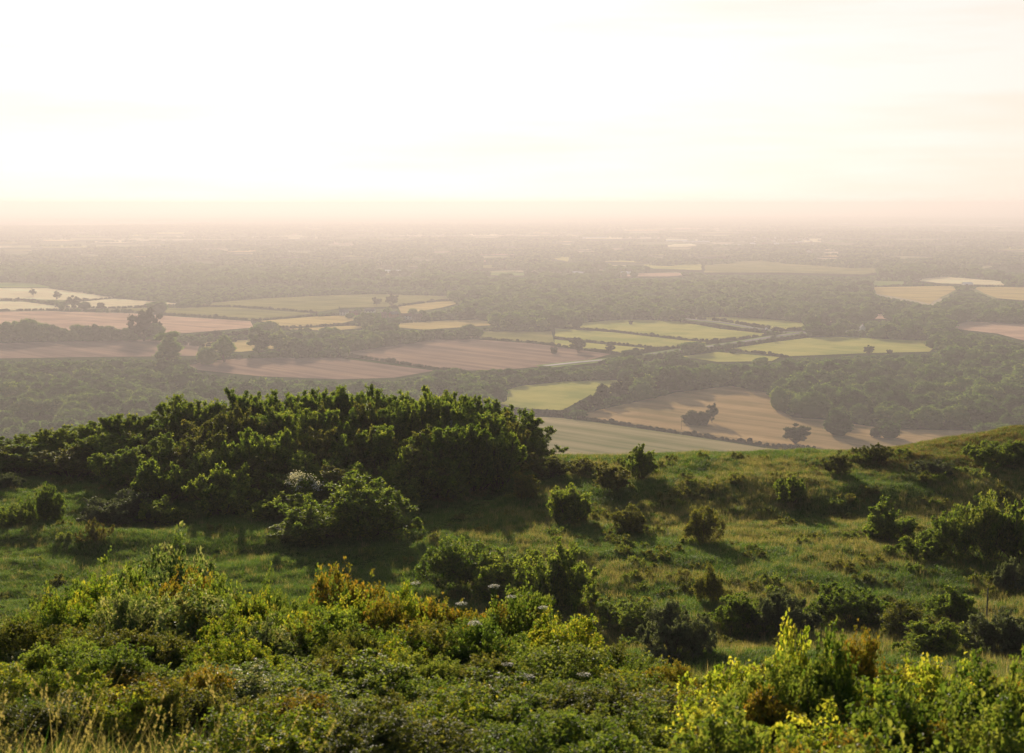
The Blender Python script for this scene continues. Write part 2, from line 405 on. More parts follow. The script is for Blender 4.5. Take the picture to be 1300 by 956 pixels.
# distant rise and fall of the plain
def plain_z(x, y):
    x = np.asarray(x, float); y = np.asarray(y, float)
    a = np.clip((y - 3600) / 6000, 0, 1)
    z = a * (26 * (fbm(x / 3800 + 3, y / 2200, 40, 3) - 0.45))
    b = np.clip((y - 14000) / 14000, 0, 1)
    z = z + b * (110 * (fbm(x / 9000 + 7, y / 6000, 44, 3) - 0.35))
    return np.where(y > 3600, z, 0.0)
pxs = np.concatenate([np.linspace(-19000, -5200, 50), np.linspace(-5000, 5000, 101), np.linspace(5200, 19000, 50)])
pys = np.concatenate([np.linspace(-1200, 3600, 13), np.linspace(3700, 9500, 59), np.linspace(9800, 45000, 120)])
gr = sheet('ground', pxs, pys, plain_z, M['plain']); tag(gr, kind='structure')

# haze: one closed box of even density round everything
def haze_box():
    x0, x1, y0, y1, z0, z1 = -19400, 19400, -1400, 45400, -60, CAMZ + 14
    V = [(x, y, z) for z in (z0, z1) for x, y in ((x0, y0), (x1, y0), (x1, y1), (x0, y1))]
    F = [[0, 3, 2, 1], [4, 5, 6, 7], [0, 1, 5, 4], [1, 2, 6, 5], [2, 3, 7, 6], [3, 0, 4, 7]]
    m, nt, out = new_mat('haze_air')
    pv = nt.nodes.new('ShaderNodeVolumePrincipled')
    pv.inputs['Color'].default_value = HAZE_COLOR
    pv.inputs['Density'].default_value = HAZE_DENSITY
    pv.inputs['Anisotropy'].default_value = HAZE_G
    nt.links.new(pv.outputs[0], out.inputs['Volume'])
    o = link('haze', mk_mesh('haze', V, [np.array(F)], [m]))
    tag(o, kind='stuff')
haze_box()

# ------------------------------------------------------------------ fields (outlines read off the ground plane)
FM = {
    'sand': field_mat('stubble_sand', [(0.644, 0.532, 0.308), (0.740, 0.616, 0.357), (0.740, 0.740, 0.439)], 0.63),
    'pink': field_mat('ploughed_pink', [(0.373, 0.234, 0.166), (0.498, 0.319, 0.221), (0.625, 0.414, 0.274)], 0.63, stripe=0.5),
    'mauve': field_mat('ploughed_mauve', [(0.179, 0.127, 0.102), (0.270, 0.181, 0.138), (0.383, 0.250, 0.166)], 0.82, stripe=0.75, period=7, mott=0.6),
    'olive': field_mat('pasture_olive', [(0.160, 0.160, 0.053), (0.224, 0.212, 0.067), (0.300, 0.264, 0.091)], 0.63),
    'gold': field_mat('barley_gold', [(0.393, 0.291, 0.114), (0.498, 0.372, 0.146), (0.586, 0.445, 0.171)], 0.70, stripe=0.6),
    'lime': field_mat('pasture_lime', [(0.286, 0.308, 0.074), (0.403, 0.380, 0.101), (0.475, 0.432, 0.119)], 0.78, stripe=0.3),
    'green': field_mat('pasture_green', [(0.123, 0.197, 0.055), (0.180, 0.252, 0.063), (0.269, 0.302, 0.084)], 0.70),
    'stubble': field_mat('stubble_tan', [(0.246, 0.184, 0.078), (0.372, 0.249, 0.118), (0.493, 0.327, 0.156)], 0.77, stripe=0.6, period=6, mott=0.6),
    'pale': field_mat('cut_hay_pale', [(0.184, 0.193, 0.069), (0.300, 0.261, 0.123), (0.427, 0.338, 0.178)], 0.77, stripe=0.72, period=5, mott=0.7),
}
FIELDS = [
    ('sand', [(-60, 366), (60, 366), (100, 371), (145, 378), (97, 381), (-60, 378)]),
    ('sand', [(-60, 382), (30, 383), (70, 388), (78, 393), (-60, 395)]),
    ('sand', [(95, 384), (145, 379), (237, 386), (145, 391), (80, 390)]),
    ('green', [(-60, 357), (40, 359), (70, 365), (-60, 365)]),
    ('pink', [(-60, 397), (50, 395), (162, 397.5), (318, 408), (322, 416), (237, 423), (-60, 427)]),
    ('olive', [(148, 392), (291, 390), (400, 398), (325, 407), (190, 396.5)]),
    ('olive', [(250, 386), (330, 379), (440, 374), (430, 392), (400, 396.5), (291, 389)]),
    ('gold', [(330, 407.5), (400, 402), (462, 400), (455, 405), (430, 412), (364, 415.5)]),
    ('gold', [(362, 418), (440, 414), (520, 412), (420, 420)]),
    ('mauve', [(-60, 437), (120, 433), (203, 431), (254, 437), (250, 452), (-60, 456)]),
    ('gold', [(257, 435), (372, 428), (378, 440), (305, 447), (262, 445)]),
    ('mauve', [(238, 464), (262, 459), (300, 455.5), (428, 454.5), (490, 463), (552, 471), (500, 480), (430, 482), (330, 478), (250, 470)]),
    ('mauve', [(430, 449), (500, 439), (552, 431.5), (600, 431), (680, 436.5), (775, 450), (735, 461), (640, 470), (575, 471), (430, 452)]),
    ('olive', [(558, 429.5), (610, 421), (700, 421), (704, 437), (680, 434.5), (600, 429.5)]),
    ('gold', [(470, 413), (520, 409), (606, 405.5), (640, 412), (540, 419)]),
    ('gold', [(505, 389), (535, 385), (600, 380), (560, 391), (510, 399)]),
    ('olive', [(430, 375), (474, 373.5), (590, 376.5), (585, 380), (495, 390), (432, 391)]),
    ('lime', [(707, 414), (760, 408), (802, 405.5), (862, 408.5), (914, 418), (983, 425), (914, 433.5), (866, 430), (780, 420)]),
    ('lime', [(704, 417), (780, 422.5), (862, 432), (898, 435), (858, 441.5), (846, 442), (760, 434), (704, 429)]),
    ('lime', [(704, 431.5), (760, 437), (844, 444.5), (786, 448.5), (704, 439)]),
    ('lime', [(872, 403.5), (921, 402.5), (985, 406), (1050, 413.5), (995, 419.5), (914, 411)]),
    ('lime', [(926, 443), (980, 435), (1030, 429), (1060, 428), (1198, 434), (1180, 447), (1097, 449), (997, 453)]),
    ('lime', [(863, 453), (911, 447.5), (990, 454), (980, 459), (911, 460)]),
    ('pink', [(1195, 416), (1229, 408.5), (1300, 411.5), (1360, 412), (1360, 436), (1300, 433), (1266, 424)]),
    ('gold', [(1110, 365), (1208, 363), (1215, 367), (1181, 386), (1158, 381), (1112, 373)]),
    ('gold', [(1232, 365), (1300, 364.5), (1360, 365), (1360, 384), (1300, 382), (1266, 379)]),
    ('sand', [(1151, 355.5), (1198, 351.5), (1276, 357.5), (1274, 363), (1195, 360)]),
    ('pink', [(1036, 404), (1097, 403.5), (1080, 408), (1050, 409.5)]),
    ('pink', [(1080, 397.5), (1134, 400), (1137, 406), (1110, 405)]),
    ('olive', [(894, 335), (961, 330), (1131, 344), (1097, 350.5), (995, 348), (894, 348)]),
    ('green', [(1108, 357), (1148, 357.5), (1146, 362.5), (1110, 364)]),
    ('green', [(1073, 362), (1093, 363), (1092, 367), (1070, 367)]),
    ('lime', [(620, 503), (660, 491), (720, 485), (782, 483.5), (806, 488), (800, 496), (745, 505), (714, 522), (667, 520), (620, 512)]),
    ('stubble', [(729, 528.5), (826, 507), (860, 499), (928, 491), (978, 500), (986, 520), (1006, 531), (1045, 534), (1130, 546), (1250, 548), (1250, 562), (1130, 580), (985, 568), (860, 549)]),
    ('pale', [(640, 530), (700, 531), (728, 533.5), (870, 554), (970, 570), (1060, 580), (1060, 640), (560, 640)]),
    ('lime', [(697, 329), (712, 325), (724, 325.5), (721, 334)]),
    ('lime', [(768, 330), (816, 330), (816, 335), (768, 334)]),
    ('lime', [(816, 338), (890, 334), (890, 345), (830, 343)]),
    ('sand', [(744, 303), (790, 302), (790, 305), (744, 305)]),
    ('sand', [(843, 305), (888, 306), (888, 308.5), (843, 307)]),
    ('sand', [(1020, 305), (1042, 305), (1042, 309), (1020, 309)]),
]
r_far = random.Random(77)
for _ in range(300):
    if len(FIELDS) > 112: break
    y = 288 + 66 * r_far.random() ** .8; x = r_far.uniform(-40, 1340); w = r_far.uniform(26, 90) * (.6 + (y - 288) / 90); h = r_far.uniform(1.3, 2.6) + (y - 288) * .03
    if y > 330 and x < 430: continue
    box = (x - w / 2 - 6, x + w / 2 + 6, y - h / 2 - 2.2, y + h / 2 + 2.2)
    hit = False
    for _k, pl in FIELDS:
        X = [q[0] for q in pl]; Y = [q[1] for q in pl]
        if not (box[1] < min(X) or box[0] > max(X) or box[3] < min(Y) or box[2] > max(Y)): hit = True; break
    if hit: continue
    t = r_far.uniform(-.35, .35) * h
    FIELDS.append((r_far.choice(['olive', 'lime', 'gold', 'green', 'olive', 'sand', 'pink']),
                   [(x - w / 2, y - h * .1 + t), (x - w * .2, y - h * .5), (x + w * .3, y - h * .45 - t), (x + w / 2, y + h * .1 - t), (x + w * .2, y + h * .5), (x - w * .35, y + h * .45)]))
def earclip(P):
    idx = list(range(len(P))); tris = []
    area = sum(P[i][0] * P[(i + 1) % len(P)][1] - P[(i + 1) % len(P)][0] * P[i][1] for i in range(len(P)))
    if area < 0: idx.reverse()
    def cr(a, b, c): return (b[0] - a[0]) * (c[1] - a[1]) - (b[1] - a[1]) * (c[0] - a[0])
    g = 0
    while len(idx) > 3 and g < 500:
        g += 1
        for n in range(len(idx)):
            a, b, c = idx[n - 1], idx[n], idx[(n + 1) % len(idx)]
            if cr(P[a], P[b], P[c]) <= 0: continue
            if any(cr(P[a], P[b], P[q]) >= 0 and cr(P[b], P[c], P[q]) >= 0 and cr(P[c], P[a], P[q]) >= 0 for q in idx if q not in (a, b, c)): continue
            tris.append((a, b, c)); idx.pop(n); break
    tris.append(tuple(idx[:3])); return tris

FIELD_PX = []
for fi, (kind, poly) in enumerate(FIELDS):
    P = [plain_at(px, py) for px, py in poly]
    # densify and roughen the outline so edges are not ruled lines
    Q = []
    for a, b in zip(P, P[1:] + P[:1]):
        L = np.linalg.norm(b - a); n = max(1, int(L / 60))
        for q in range(n):
            p = a + (b - a) * q / n
            if q: p = p + np.array([random.uniform(-1, 1), random.uniform(-1, 1), 0]) * min(3.0, L * .01)
            Q.append(p)
    far = P[0][1] > 3600
    zz = 0.12 + 0.02 * fi
    V = np.array([(p[0], p[1], (float(plain_z(p[0], p[1])) + 3.0 if far else 0) + zz) for p in Q])
    o = link('field', mk_mesh('field', V, [np.array(earclip([(v[0], v[1]) for v in V]))], [FM[kind]]))
    tag(o, kind='structure')
    FIELD_PX.append(np.array(poly, float))

def in_poly(px, py, poly):
    r = np.zeros(px.shape, bool); n = len(poly); j = n - 1
    for i in range(n):
        xi, yi = poly[i]; xj, yj = poly[j]
        c = ((yi > py) != (yj > py)) & (px < (xj - xi) * (py - yi) / (yj - yi + 1e-12) + xi)
        r ^= c; j = i
    return r

def in_fields(px, py):
    r = np.zeros(np.shape(px), bool)
    for p in FIELD_PX: r |= in_poly(px, py, p)
    return r

def strip(name, pts, width, z, mat):
    P = [plain_at(*p) for p in pts]; V = []; F = []
    for i, p in enumerate(P):
        t = P[min(i + 1, len(P) - 1)] - P[max(i - 1, 0)]; t /= np.linalg.norm(t); n = np.array([-t[1], t[0], 0])
        V += [(p + n * width / 2) + [0, 0, z], (p - n * width / 2) + [0, 0, z]]
    for i in range(len(P) - 1): F.append((2 * i, 2 * i + 1, 2 * i + 3, 2 * i + 2))
    return tag(link(name, mk_mesh(name, V, [np.array(F)], [mat])), kind='structure')
ROAD = [(690, 467), (735, 462), (800, 456), (860, 447), (930, 438), (990, 428), (1026, 423.5), (1060, 423), (1100, 421)]
ROAD2 = [(862, 405.5), (915, 411), (955, 418), (990, 423), (1026, 423.5)]
strip('road', ROAD, 9, 2.0, M['road'])
strip('road', ROAD2, 8, 2.1, M['road'])
strip('verge', [(a, b + .2) for a, b in ROAD], 26, 1.6, FM['green'])
strip('verge', [(a, b + .2) for a, b in ROAD2], 22, 1.5, FM['green'])

# ------------------------------------------------------------------ leaf and shrub building
def rand_unit(n, r=rng):
    v = r.normal(size=(n, 3)); return v / np.linalg.norm(v, axis=1, keepdims=True)
def unit(v): return v / np.maximum(np.linalg.norm(v, axis=-1, keepdims=True), 1e-9)

def leaf_quads(P, D, N, L, W, fold=0.15):
    D = unit(D); S = unit(np.cross(D, N)); U = np.cross(S, D)
    L = L[:, None]; W = W[:, None]
    b = P; t = P + D * L
    m = P + D * L * 0.45
    l = m + S * W / 2 + U * W * fold; r = m - S * W / 2 + U * W * fold
    V = np.stack([b, r, t, l], 1).reshape(-1, 3)
    i = np.arange(len(P)) * 4
    F = np.concatenate([np.stack([i, i + 1, i + 2], -1), np.stack([i, i + 2, i + 3], -1)])
    return V, F

def leaf_fine(P, D, N, L, W, fold=0.2, droop=0.25):
    """eight-sided leaf folded along a curved midrib"""
    D = unit(D); S = unit(np.cross(D, N)); U = np.cross(S, D); L = L[:, None]; W = W[:, None]
    prof = [(0.0, 0.0), (0.3, 0.46), (0.65, 0.38), (1.0, 0.0)]
    vs_ = []
    for t, w in prof:
        c = P + D * L * t - U * L * droop * t * t
        if w == 0: vs_.append(c)
        else: vs_ += [c + S * W * w + U * W * fold * w * 2, c, c - S * W * w + U * W * fold * w * 2]
    V = np.stack(vs_, 1).reshape(-1, 3)       # 8 per leaf: 0 base,1 l1,2 m1,3 r1,4 l2,5 m2,6 r2,7 tip
    i = (np.arange(len(P)) * 8)[:, None]
    T = np.concatenate([i + np.array(f) for f in ([0, 2, 1], [0, 3, 2], [4, 5, 7], [5, 6, 7])])
    Q = np.concatenate([i + np.array(f) for f in ([1, 2, 5, 4], [2, 3, 6, 5])])
    return V, T, Q

def tubes(A, B, ra, rb, k=3):
    D = unit(B - A); R = unit(np.cross(D, np.array([0.31, 0.17, 0.93]))); S = np.cross(D, R)
    V = []
    for c, r in ((A, ra), (B, rb)):
        for j in range(k):
            a = 2 * math.pi * j / k
            V.append(c + (R * math.cos(a) + S * math.sin(a)) * r[:, None])
    V = np.stack(V, 1).reshape(-1, 3); i = (np.arange(len(A)) * 2 * k)[:, None]
    F = np.concatenate([i + np.array([j, (j + 1) % k, k + (j + 1) % k, k + j]) for j in range(k)])
    return V, F

def grow(r, n0, h, rad, n1, n2, upright, jit, l1=0.55, l2=0.35, lean=1.0):
    """three orders of shoots; returns segments and tip shoots"""
    segs = []
    def line(P, D, L, steps, up, j):
        pts = [P]; d = D.copy()
        for s in range(steps):
            d = unit(d + np.array([0, 0, up]) / steps + r.normal(size=d.shape) * j)
            pts.append(pts[-1] + d * (L / steps)[:, None])
        return np.stack(pts, 1)
    a = r.uniform(0, 2 * math.pi, n0); sp = r.uniform(0.15, 1.0, n0) ** 0.7
    root = np.stack([np.cos(a) * sp * rad * .25, np.sin(a) * sp * rad * .25, np.full(n0, -0.15)], -1)
    D0 = unit(np.stack([np.cos(a) * sp * rad * lean, np.sin(a) * sp * rad * lean, np.full(n0, h) * (1.05 - 0.75 * sp ** 2.2)], -1))
    L0 = np.sqrt((sp * rad) ** 2 + (h * (1.02 - 0.45 * sp ** 2)) ** 2) * r.uniform(.72, .98, n0)
    l0 = line(root, D0, L0, 6, upright * .4, jit)
    def kids(ln, n, tmin, out, scale, L, steps, up, j):
        m = len(ln); t = r.uniform(tmin, 1.0, (m, n)); k = ln.shape[1] - 1
        f = t * k; i = np.clip(f.astype(int), 0, k - 1); w = (f - i)[..., None]
        ar = np.arange(m)[:, None]
        P = ln[ar, i] * (1 - w) + ln[ar, i + 1] * w; T = unit(ln[ar, i + 1] - ln[ar, i])
        D = unit(T * (1 - out) + rand_unit(m * n, r).reshape(m, n, 3) * out + np.array([0, 0, upright * .25]))
        LL = (L[:, None] * scale * (1.15 - .6 * t) * r.uniform(.6, 1.2, (m, n)))
        return line(P.reshape(-1, 3), D.reshape(-1, 3), LL.ravel(), steps, up, j), LL.ravel()
    c1, L1 = kids(l0, n1, 0.22, 0.62, l1, L0, 4, upright * .5, jit * 1.2)
    c2, L2 = kids(c1, n2, 0.15, 0.62, l2 / l1 * .9, L1, 3, upright * .6, jit * 1.5)
    return l0, c1, c2

def shrub_meshes(name, seed, h, rad, leaf, mat, n0=12, n1=9, n2=7, nl=10, upright=0.8, jit=0.12, wid=0.6, ragged=0.18,
                 fine=False, stem=0.02, dome=1.0, flat=1.0, twigmat=None, lean=1.0, spray=1.0, l1=.55, l2=.35):
    r = np.random.default_rng(seed)
    l0, c1, c2 = grow(r, n0, h, rad, n1, n2, upright, jit, l1=l1, l2=l2, lean=lean)
    # soft envelope
    def env(P):
        a = np.arctan2(P[..., 1], P[..., 0])
        lump = 1 + ragged * 1.6 * (vnoise(a * 1.6 + seed, P[..., 2] / h * 3.1 + seed, seed) - .5)
        z = np.maximum(P[..., 2], 0)
        q = np.sqrt((P[..., 0] ** 2 + P[..., 1] ** 2) / rad ** 2 + (z / h) ** 2 * dome) / lump
        s = np.where(q > 1, (1 + (q - 1) * ragged) / q, 1.0)
        return P * s[..., None]
    l0, c1, c2 = env(l0), env(c1), env(c2)
    V = []; F = []; off = 0
    for ln, r0, r1 in ((l0, stem, stem * .45), (c1, stem * .45, stem * .2), (c2, stem * .2, stem * .1)):
        k = ln.shape[1] - 1
        for s in range(k):
            ra = np.full(len(ln), r0 + (r1 - r0) * s / k); rb = np.full(len(ln), r0 + (r1 - r0) * (s + 1) / k)
            v, f = tubes(ln[:, s], ln[:, s + 1], ra, rb); V.append(v); F.append(f + off); off += len(v)
    stems = mk_mesh(name + '_stems', np.concatenate(V), [np.concatenate(F)], [twigmat or M['twig']])
    # leaves along the last shoots
    def leaves_on(ln, n):
        m = len(ln); k = ln.shape[1] - 1; t = r.uniform(0.08, 1.0, (m, n)) ** .85
        f = t * k; i = np.clip(f.astype(int), 0, k - 1); w = (f - i)[..., None]; ar = np.arange(m)[:, None]
        P = ln[ar, i] * (1 - w) + ln[ar, i + 1] * w; T = unit(ln[ar, i + 1] - ln[ar, i])
        D = unit(T * .6 + rand_unit(m * n, r).reshape(m, n, 3) * .8)
        base = r.uniform(0, 1, (m, 1)) * .55 + r.uniform(0, 1, (m, n)) * .45
        return P.reshape(-1, 3), D.reshape(-1, 3), np.clip(base + .12 * t, 0, 1).ravel()
    Pa, Da, ta = leaves_on(c2, nl); Pb, Db, tb = leaves_on(c1, nl)
    P = np.concatenate([Pa, Pb]); D = np.concatenate([Da, Db]); t = np.concatenate([ta, tb])
    P = P + rand_unit(len(P), r) * leaf * .5 * spray
    N = unit(rand_unit(len(P), r) + np.array([0, 0, .9]))
    L = leaf * r.uniform(.6, 1.25, len(P)); W = L * wid * r.uniform(.8, 1.15, len(P))
    if fine:
        v, T, Q = leaf_fine(P, D, N, L, W); fl = mk_mesh(name + '_foliage', v, [T, Q], [mat], tint=np.repeat(t, 8))
    else:
        v, T = leaf_quads(P, D, N, L, W); fl = mk_mesh(name + '_foliage', v, [T], [mat], tint=np.repeat(t, 4))
    tips = l0[:, -1]
    return fl, stems, c1[:, -1]

def place_shrub(name, proto, loc, rz, scl, label, cat='bush', group=None, leaves='foliage'):
    fl, st = proto[0], proto[1]
    e = bpy.data.objects.new(name, None); C.objects.link(e)
    e.location = [float(v) for v in loc]; e.rotation_euler = (0, 0, rz)
    e.scale = scl if not np.isscalar(scl) else (scl, scl, scl)
    e.empty_display_size = .2
    tag(e, label, cat, group)
    for n, me in ((leaves, fl), ('stems', st)):
        o = bpy.data.objects.new(n, me); C.objects.link(o); o.parent = e
    return e

# ------------------------------------------------------------------ trees of the plain
def ico():
    t = (1 + 5 ** .5) / 2
    V = unit(np.array([(-1, t, 0), (1, t, 0), (-1, -t, 0), (1, -t, 0), (0, -1, t), (0, 1, t), (0, -1, -t), (0, 1, -t), (t, 0, -1), (t, 0, 1), (-t, 0, -1), (-t, 0, 1)], float))
    F = np.array([(0, 11, 5), (0, 5, 1), (0, 1, 7), (0, 7, 10), (0, 10, 11), (1, 5, 9), (5, 11, 4), (11, 10, 2), (10, 7, 6), (7, 1, 8), (3, 9, 4), (3, 4, 2), (3, 2, 6), (3, 6, 8), (3, 8, 9), (4, 9, 5), (2, 4, 11), (6, 2, 10), (8, 6, 7), (9, 8, 1)])
    return V, F
IV, IF = ico()
def ico2():
    V = list(map(tuple, IV)); cache = {}; F = []
    def mid(a, b):
        kk = (min(a, b), max(a, b))
        if kk not in cache:
            m = unit((np.array(V[a]) + np.array(V[b])) / 2); V.append(tuple(m)); cache[kk] = len(V) - 1
        return cache[kk]
    for a, b, c in IF:
        x, y, z = mid(a, b), mid(b, c), mid(c, a); F += [(a, x, z), (b, y, x), (c, z, y), (x, y, z)]
    return np.array(V), np.array(F)
IV2, IF2 = ico2()

def crown(seed, h, w, z0, nlobe, ncard, card, mat, gap=0.0, shape='round', rlo=.30, rhi=.72, ls=1.0):
    """crown: many overlapping leafy lobes round a limb frame plus leaf sprays over their surfaces"""
    r = np.random.default_rng(seed)
    hh = h - z0; V = []; F = []; T = []; off = 0
    u = rand_unit(nlobe, r); u[:, 2] = u[:, 2] * .9 + .1
    rr = r.uniform(rlo, rhi, nlobe)
    if shape == 'oak': env = np.array([w / 2, w / 2, hh * .46])
    else: env = np.array([w / 2, w / 2, hh * .5])
    Cn = u * rr[:, None] * env + np.array([0, 0, z0 + hh * .5])
    lr = r.uniform(.22, .40, nlobe) * min(w, hh) * .62 * (1 - .35 * (rr - .3)) * ls
    for c, q in zip(Cn, lr):
        v = IV2 * (q * .84) * r.uniform(.82, 1.12, (len(IV2), 1)) * np.array([1.1, 1.1, .85]) + c
        V.append(v); F.append(IF2 + off); off += len(v); T.append(np.full(len(v), r.uniform(.1, .5)))
    if True:        # full body under the outer lobes
        v = IV2 * env * (.42 if rhi > .9 else .74 if ls < 1 else .6) * r.uniform(.92, 1.08, (len(IV2), 1)) + np.array([0, 0, z0 + hh * .48]); V.append(v); F.append(IF2 + off); off += len(v); T.append(np.full(len(v), .3))
    Vc = np.concatenate(V)
    # leaf sprays, thickest over each lobe's outside
    li = r.integers(0, nlobe, ncard); d = rand_unit(ncard, r); d[:, 2] = np.abs(d[:, 2]) * .5 + d[:, 2] * .5
    P = Cn[li] + unit(d) * (lr[li] * r.uniform(.78, 1.18, ncard))[:, None] * np.array([1.1, 1.1, .9])
    N = unit(d + rand_unit(ncard, r) * .7); D = np.cross(N, rand_unit(ncard, r))
    L = card * r.uniform(.6, 1.4, ncard)
    v, f = leaf_quads(P, D, N, L, L * r.uniform(.5, .9, ncard), 0.1)
    lobe_t = r.uniform(0, 1, nlobe)
    tt = np.repeat(np.clip(.2 + lobe_t[li] * .25 + r.uniform(0, .3, ncard), 0, 1), 4)
    return mk_mesh('crown', np.concatenate([Vc, v]), [np.concatenate([np.concatenate(F), f + off])], [mat], tint=np.concatenate(T + [tt])), Cn

def trunk_mesh(seed, z0, Cn, r0):
    r = np.random.default_rng(seed)
    A = [np.array([0, 0, -.6])]; B = []; ra = [r0 * 1.25]; rb = []
    fork = np.array([r.uniform(-.3, .3), r.uniform(-.3, .3), z0 * 1.05]); B.append(fork); rb.append(r0 * .75)
    for c in Cn[:9]:
        mid = fork * .45 + c * .55 + r.normal(size=3) * .4
        A.append(fork); B.append(mid); ra.append(r0 * .55); rb.append(r0 * .3)
        A.append(mid); B.append(c); ra.append(r0 * .3); rb.append(r0 * .12)
    V, F = tubes(np.array(A), np.array(B), np.array(ra), np.array(rb), 7)
    return mk_mesh('trunk', V, [F], [M['bark']], smooth=True)

TREES = {}
def tree_kind(key, seed, h, w, z0, nl, nc, card, mat='tree', shape='round', r0=.45, **kw):
    c, Cn = crown(seed, h, w, z0, nl, nc, card, M[mat], shape=shape, **kw); TREES[key] = (c, trunk_mesh(seed, z0, Cn, r0), h)
for s in range(4): tree_kind('wood%d' % s, 100 + s, 14, 17, -2.0, 36, 3800, .6, rlo=.52, rhi=.74, ls=.85)
for s in range(2): tree_kind('tall%d' % s, 120 + s, 20, 15, -.5, 40, 3600, .7, rlo=.4, rhi=.95, ls=.78)
for s in range(2): tree_kind('oak%d' % s, 130 + s, 14, 19, .4, 40, 3600, .65, rlo=.4, rhi=.98, ls=.72, mat='oak', shape='oak', r0=.6)
tree_kind('thornbush', 140, 6, 9, -1.4, 18, 1600, .5, mat='hedge', r0=.2)
tree_kind('open', 141, 13, 13, 1.4, 30, 2000, .6, rlo=.4, rhi=.98, ls=.7, mat='oak', r0=.4)

def tree(kind, px, py, hpx, wpx=None, label='', group=None, cat='tree', name='tree', rz=None):
    P = plain_at(px, py); dist = np.linalg.norm([P[0], P[1], CAMZ]); c, t, h = TREES[kind]
    H = hpx / FPX * dist; s = H / h
    bw = {'wood': 15, 'tall': 13, 'oak0': 19, 'oak1': 19, 'thor': 9, 'open': 13}[kind[:4]]
    sw = (wpx / FPX * dist / bw) if wpx else s
    e = bpy.data.objects.new(name, None); C.objects.link(e); e.location = [float(v) for v in P]
    e.rotation_euler = (0, 0, rz if rz is not None else random.uniform(0, 6.28)); e.scale = (sw, sw, s)
    tag(e, label, cat, group)
    for n, me in (('crown', c), ('trunk', t)):
        o = bpy.data.objects.new(n, me); C.objects.link(o); o.parent = e
    return e

TREE_N = [0]
def T(*a, **k): TREE_N[0] += 1; return tree(*a, **k)
# single trees of the valley floor
T('oak0', 1009, 564, 27, 38, 'broad dark oak alone at the corner of the stubble field')
T('wood1', 1063, 553, 33, 37, 'rounded tree standing just in front of the big wood, right of the lone oak')
T('thornbush', 1112, 556, 17, 16, 'small pale tree at the wood edge, left of two')
T('wood2', 1129, 557, 22, 28, 'low rounded tree at the wood edge, right of two')
T('thornbush', 879, 540, 22, 30, 'dark rounded thicket tree on the left of the clump in the stubble field', 'clump in the stubble field')
T('thornbush', 893, 540, 21, 26, 'dark low tree in the middle of the clump in the stubble field', 'clump in the stubble field')
T('open', 904, 538, 26, 17, 'taller open tree on the right of the clump in the stubble field', 'clump in the stubble field')
T('oak1', 734, 447, 19, 23, 'lone oak on the hedge line of the yellow green strip fields')
T('open', 775, 450, 14, 14, 'small thin-crowned tree on the hedge right of the lone oak')
T('wood0', 802, 457, 14, 26, 'low rounded tree beside the road below the strip fields')
T('oak1', 183, 433, 41, 44, 'largest tall tree between the pink field and the mauve field')
T('tall0', 214, 468, 50, 34, 'tall tree in front of the end of the mauve field')
T('tall1', 285, 460, 34, 28, 'tall rounded tree between the gold and mauve fields')
T('wood3', 262, 463, 24, 26, 'lower tree just left of the tall rounded tree between fields')
T('tall0', 330, 450, 38, 26, 'tall tree at the left end of the hedgerow by the small gold field')
T('tall1', 356, 450, 30, 24, 'broad tree in the hedgerow beside the small gold field')
T('thornbush', 128, 392, 9, 12, 'small round bush-like tree at the end of the pale field clump')
T('oak0', 94, 392, 17, 20, 'dome-shaped tree in the clump between the pale fields')
T('wood1', 107, 392, 9, 18, 'low tree right of the dome-shaped tree between the pale fields')
T('open', 72, 381, 11, 12, 'small tree alone on the edge of the farthest pale field')
T('open', 42, 376, 9, 10, 'tiny tree on the farthest pale field, left of the lone one')
T('oak1', 478, 388, 11, 15, 'left of two hazy trees standing in the olive field')
T('oak0', 497, 388, 15, 19, 'right and larger of two hazy trees standing in the olive field')
T('thornbush', 703, 449, 10, 12, 'small dark tree at the lower edge of the striped field')
T('thornbush', 801, 412, 6, 7, 'small tree at the top edge of the lime field')
T('oak0', 1102, 450, 12, 15, 'small oak at the bottom edge of the long lime field')
T('thornbush', 1129, 450, 7, 9, 'small bush-like tree right of the small oak by the lime field')
for k, (x, y, hp, wp) in enumerate([(766, 512, 26, 30), (755, 520, 20, 26), (785, 506, 26, 26), (812, 502, 30, 36), (828, 500, 22, 28), (741, 524, 16, 24), (798, 504, 20, 24)]):
    T('oak%d' % (k % 2), x, y, hp, wp, 'oak in the slanting row between the green field and the stubble field', 'oaks between green field and stubble field')
for k, (x, y, hp, wp) in enumerate([(846, 498, 36, 34), (868, 494, 30, 34), (858, 495, 26, 30), (890, 490, 26, 30), (910, 489, 22, 28), (930, 487, 24, 28), (950, 487, 26, 30), (965, 492, 30, 32)]):
    T('wood%d' % (k % 4), x, y, hp, wp, 'tree along the top edge of the stubble field', 'trees above the stubble field')
for k, (x, hp) in enumerate([(-6, 22), (10, 24), (24, 26), (38, 30), (50, 24), (64, 20), (76, 18), (90, 14), (100, 22), (112, 20), (124, 22), (136, 20), (148, 16), (160, 16), (170, 20), (196, 24)]):
    T('wood%d' % (k % 4), x, 433 + random.uniform(-1, 1), hp, hp * random.uniform(.95, 1.3), 'tree in the row between the pink and mauve fields, %s' % ('left end' if x < 45 else 'just left of its middle' if x < 95 else 'right of its middle' if x < 150 else 'beside the tallest tree'), 'row between pink and mauve fields')
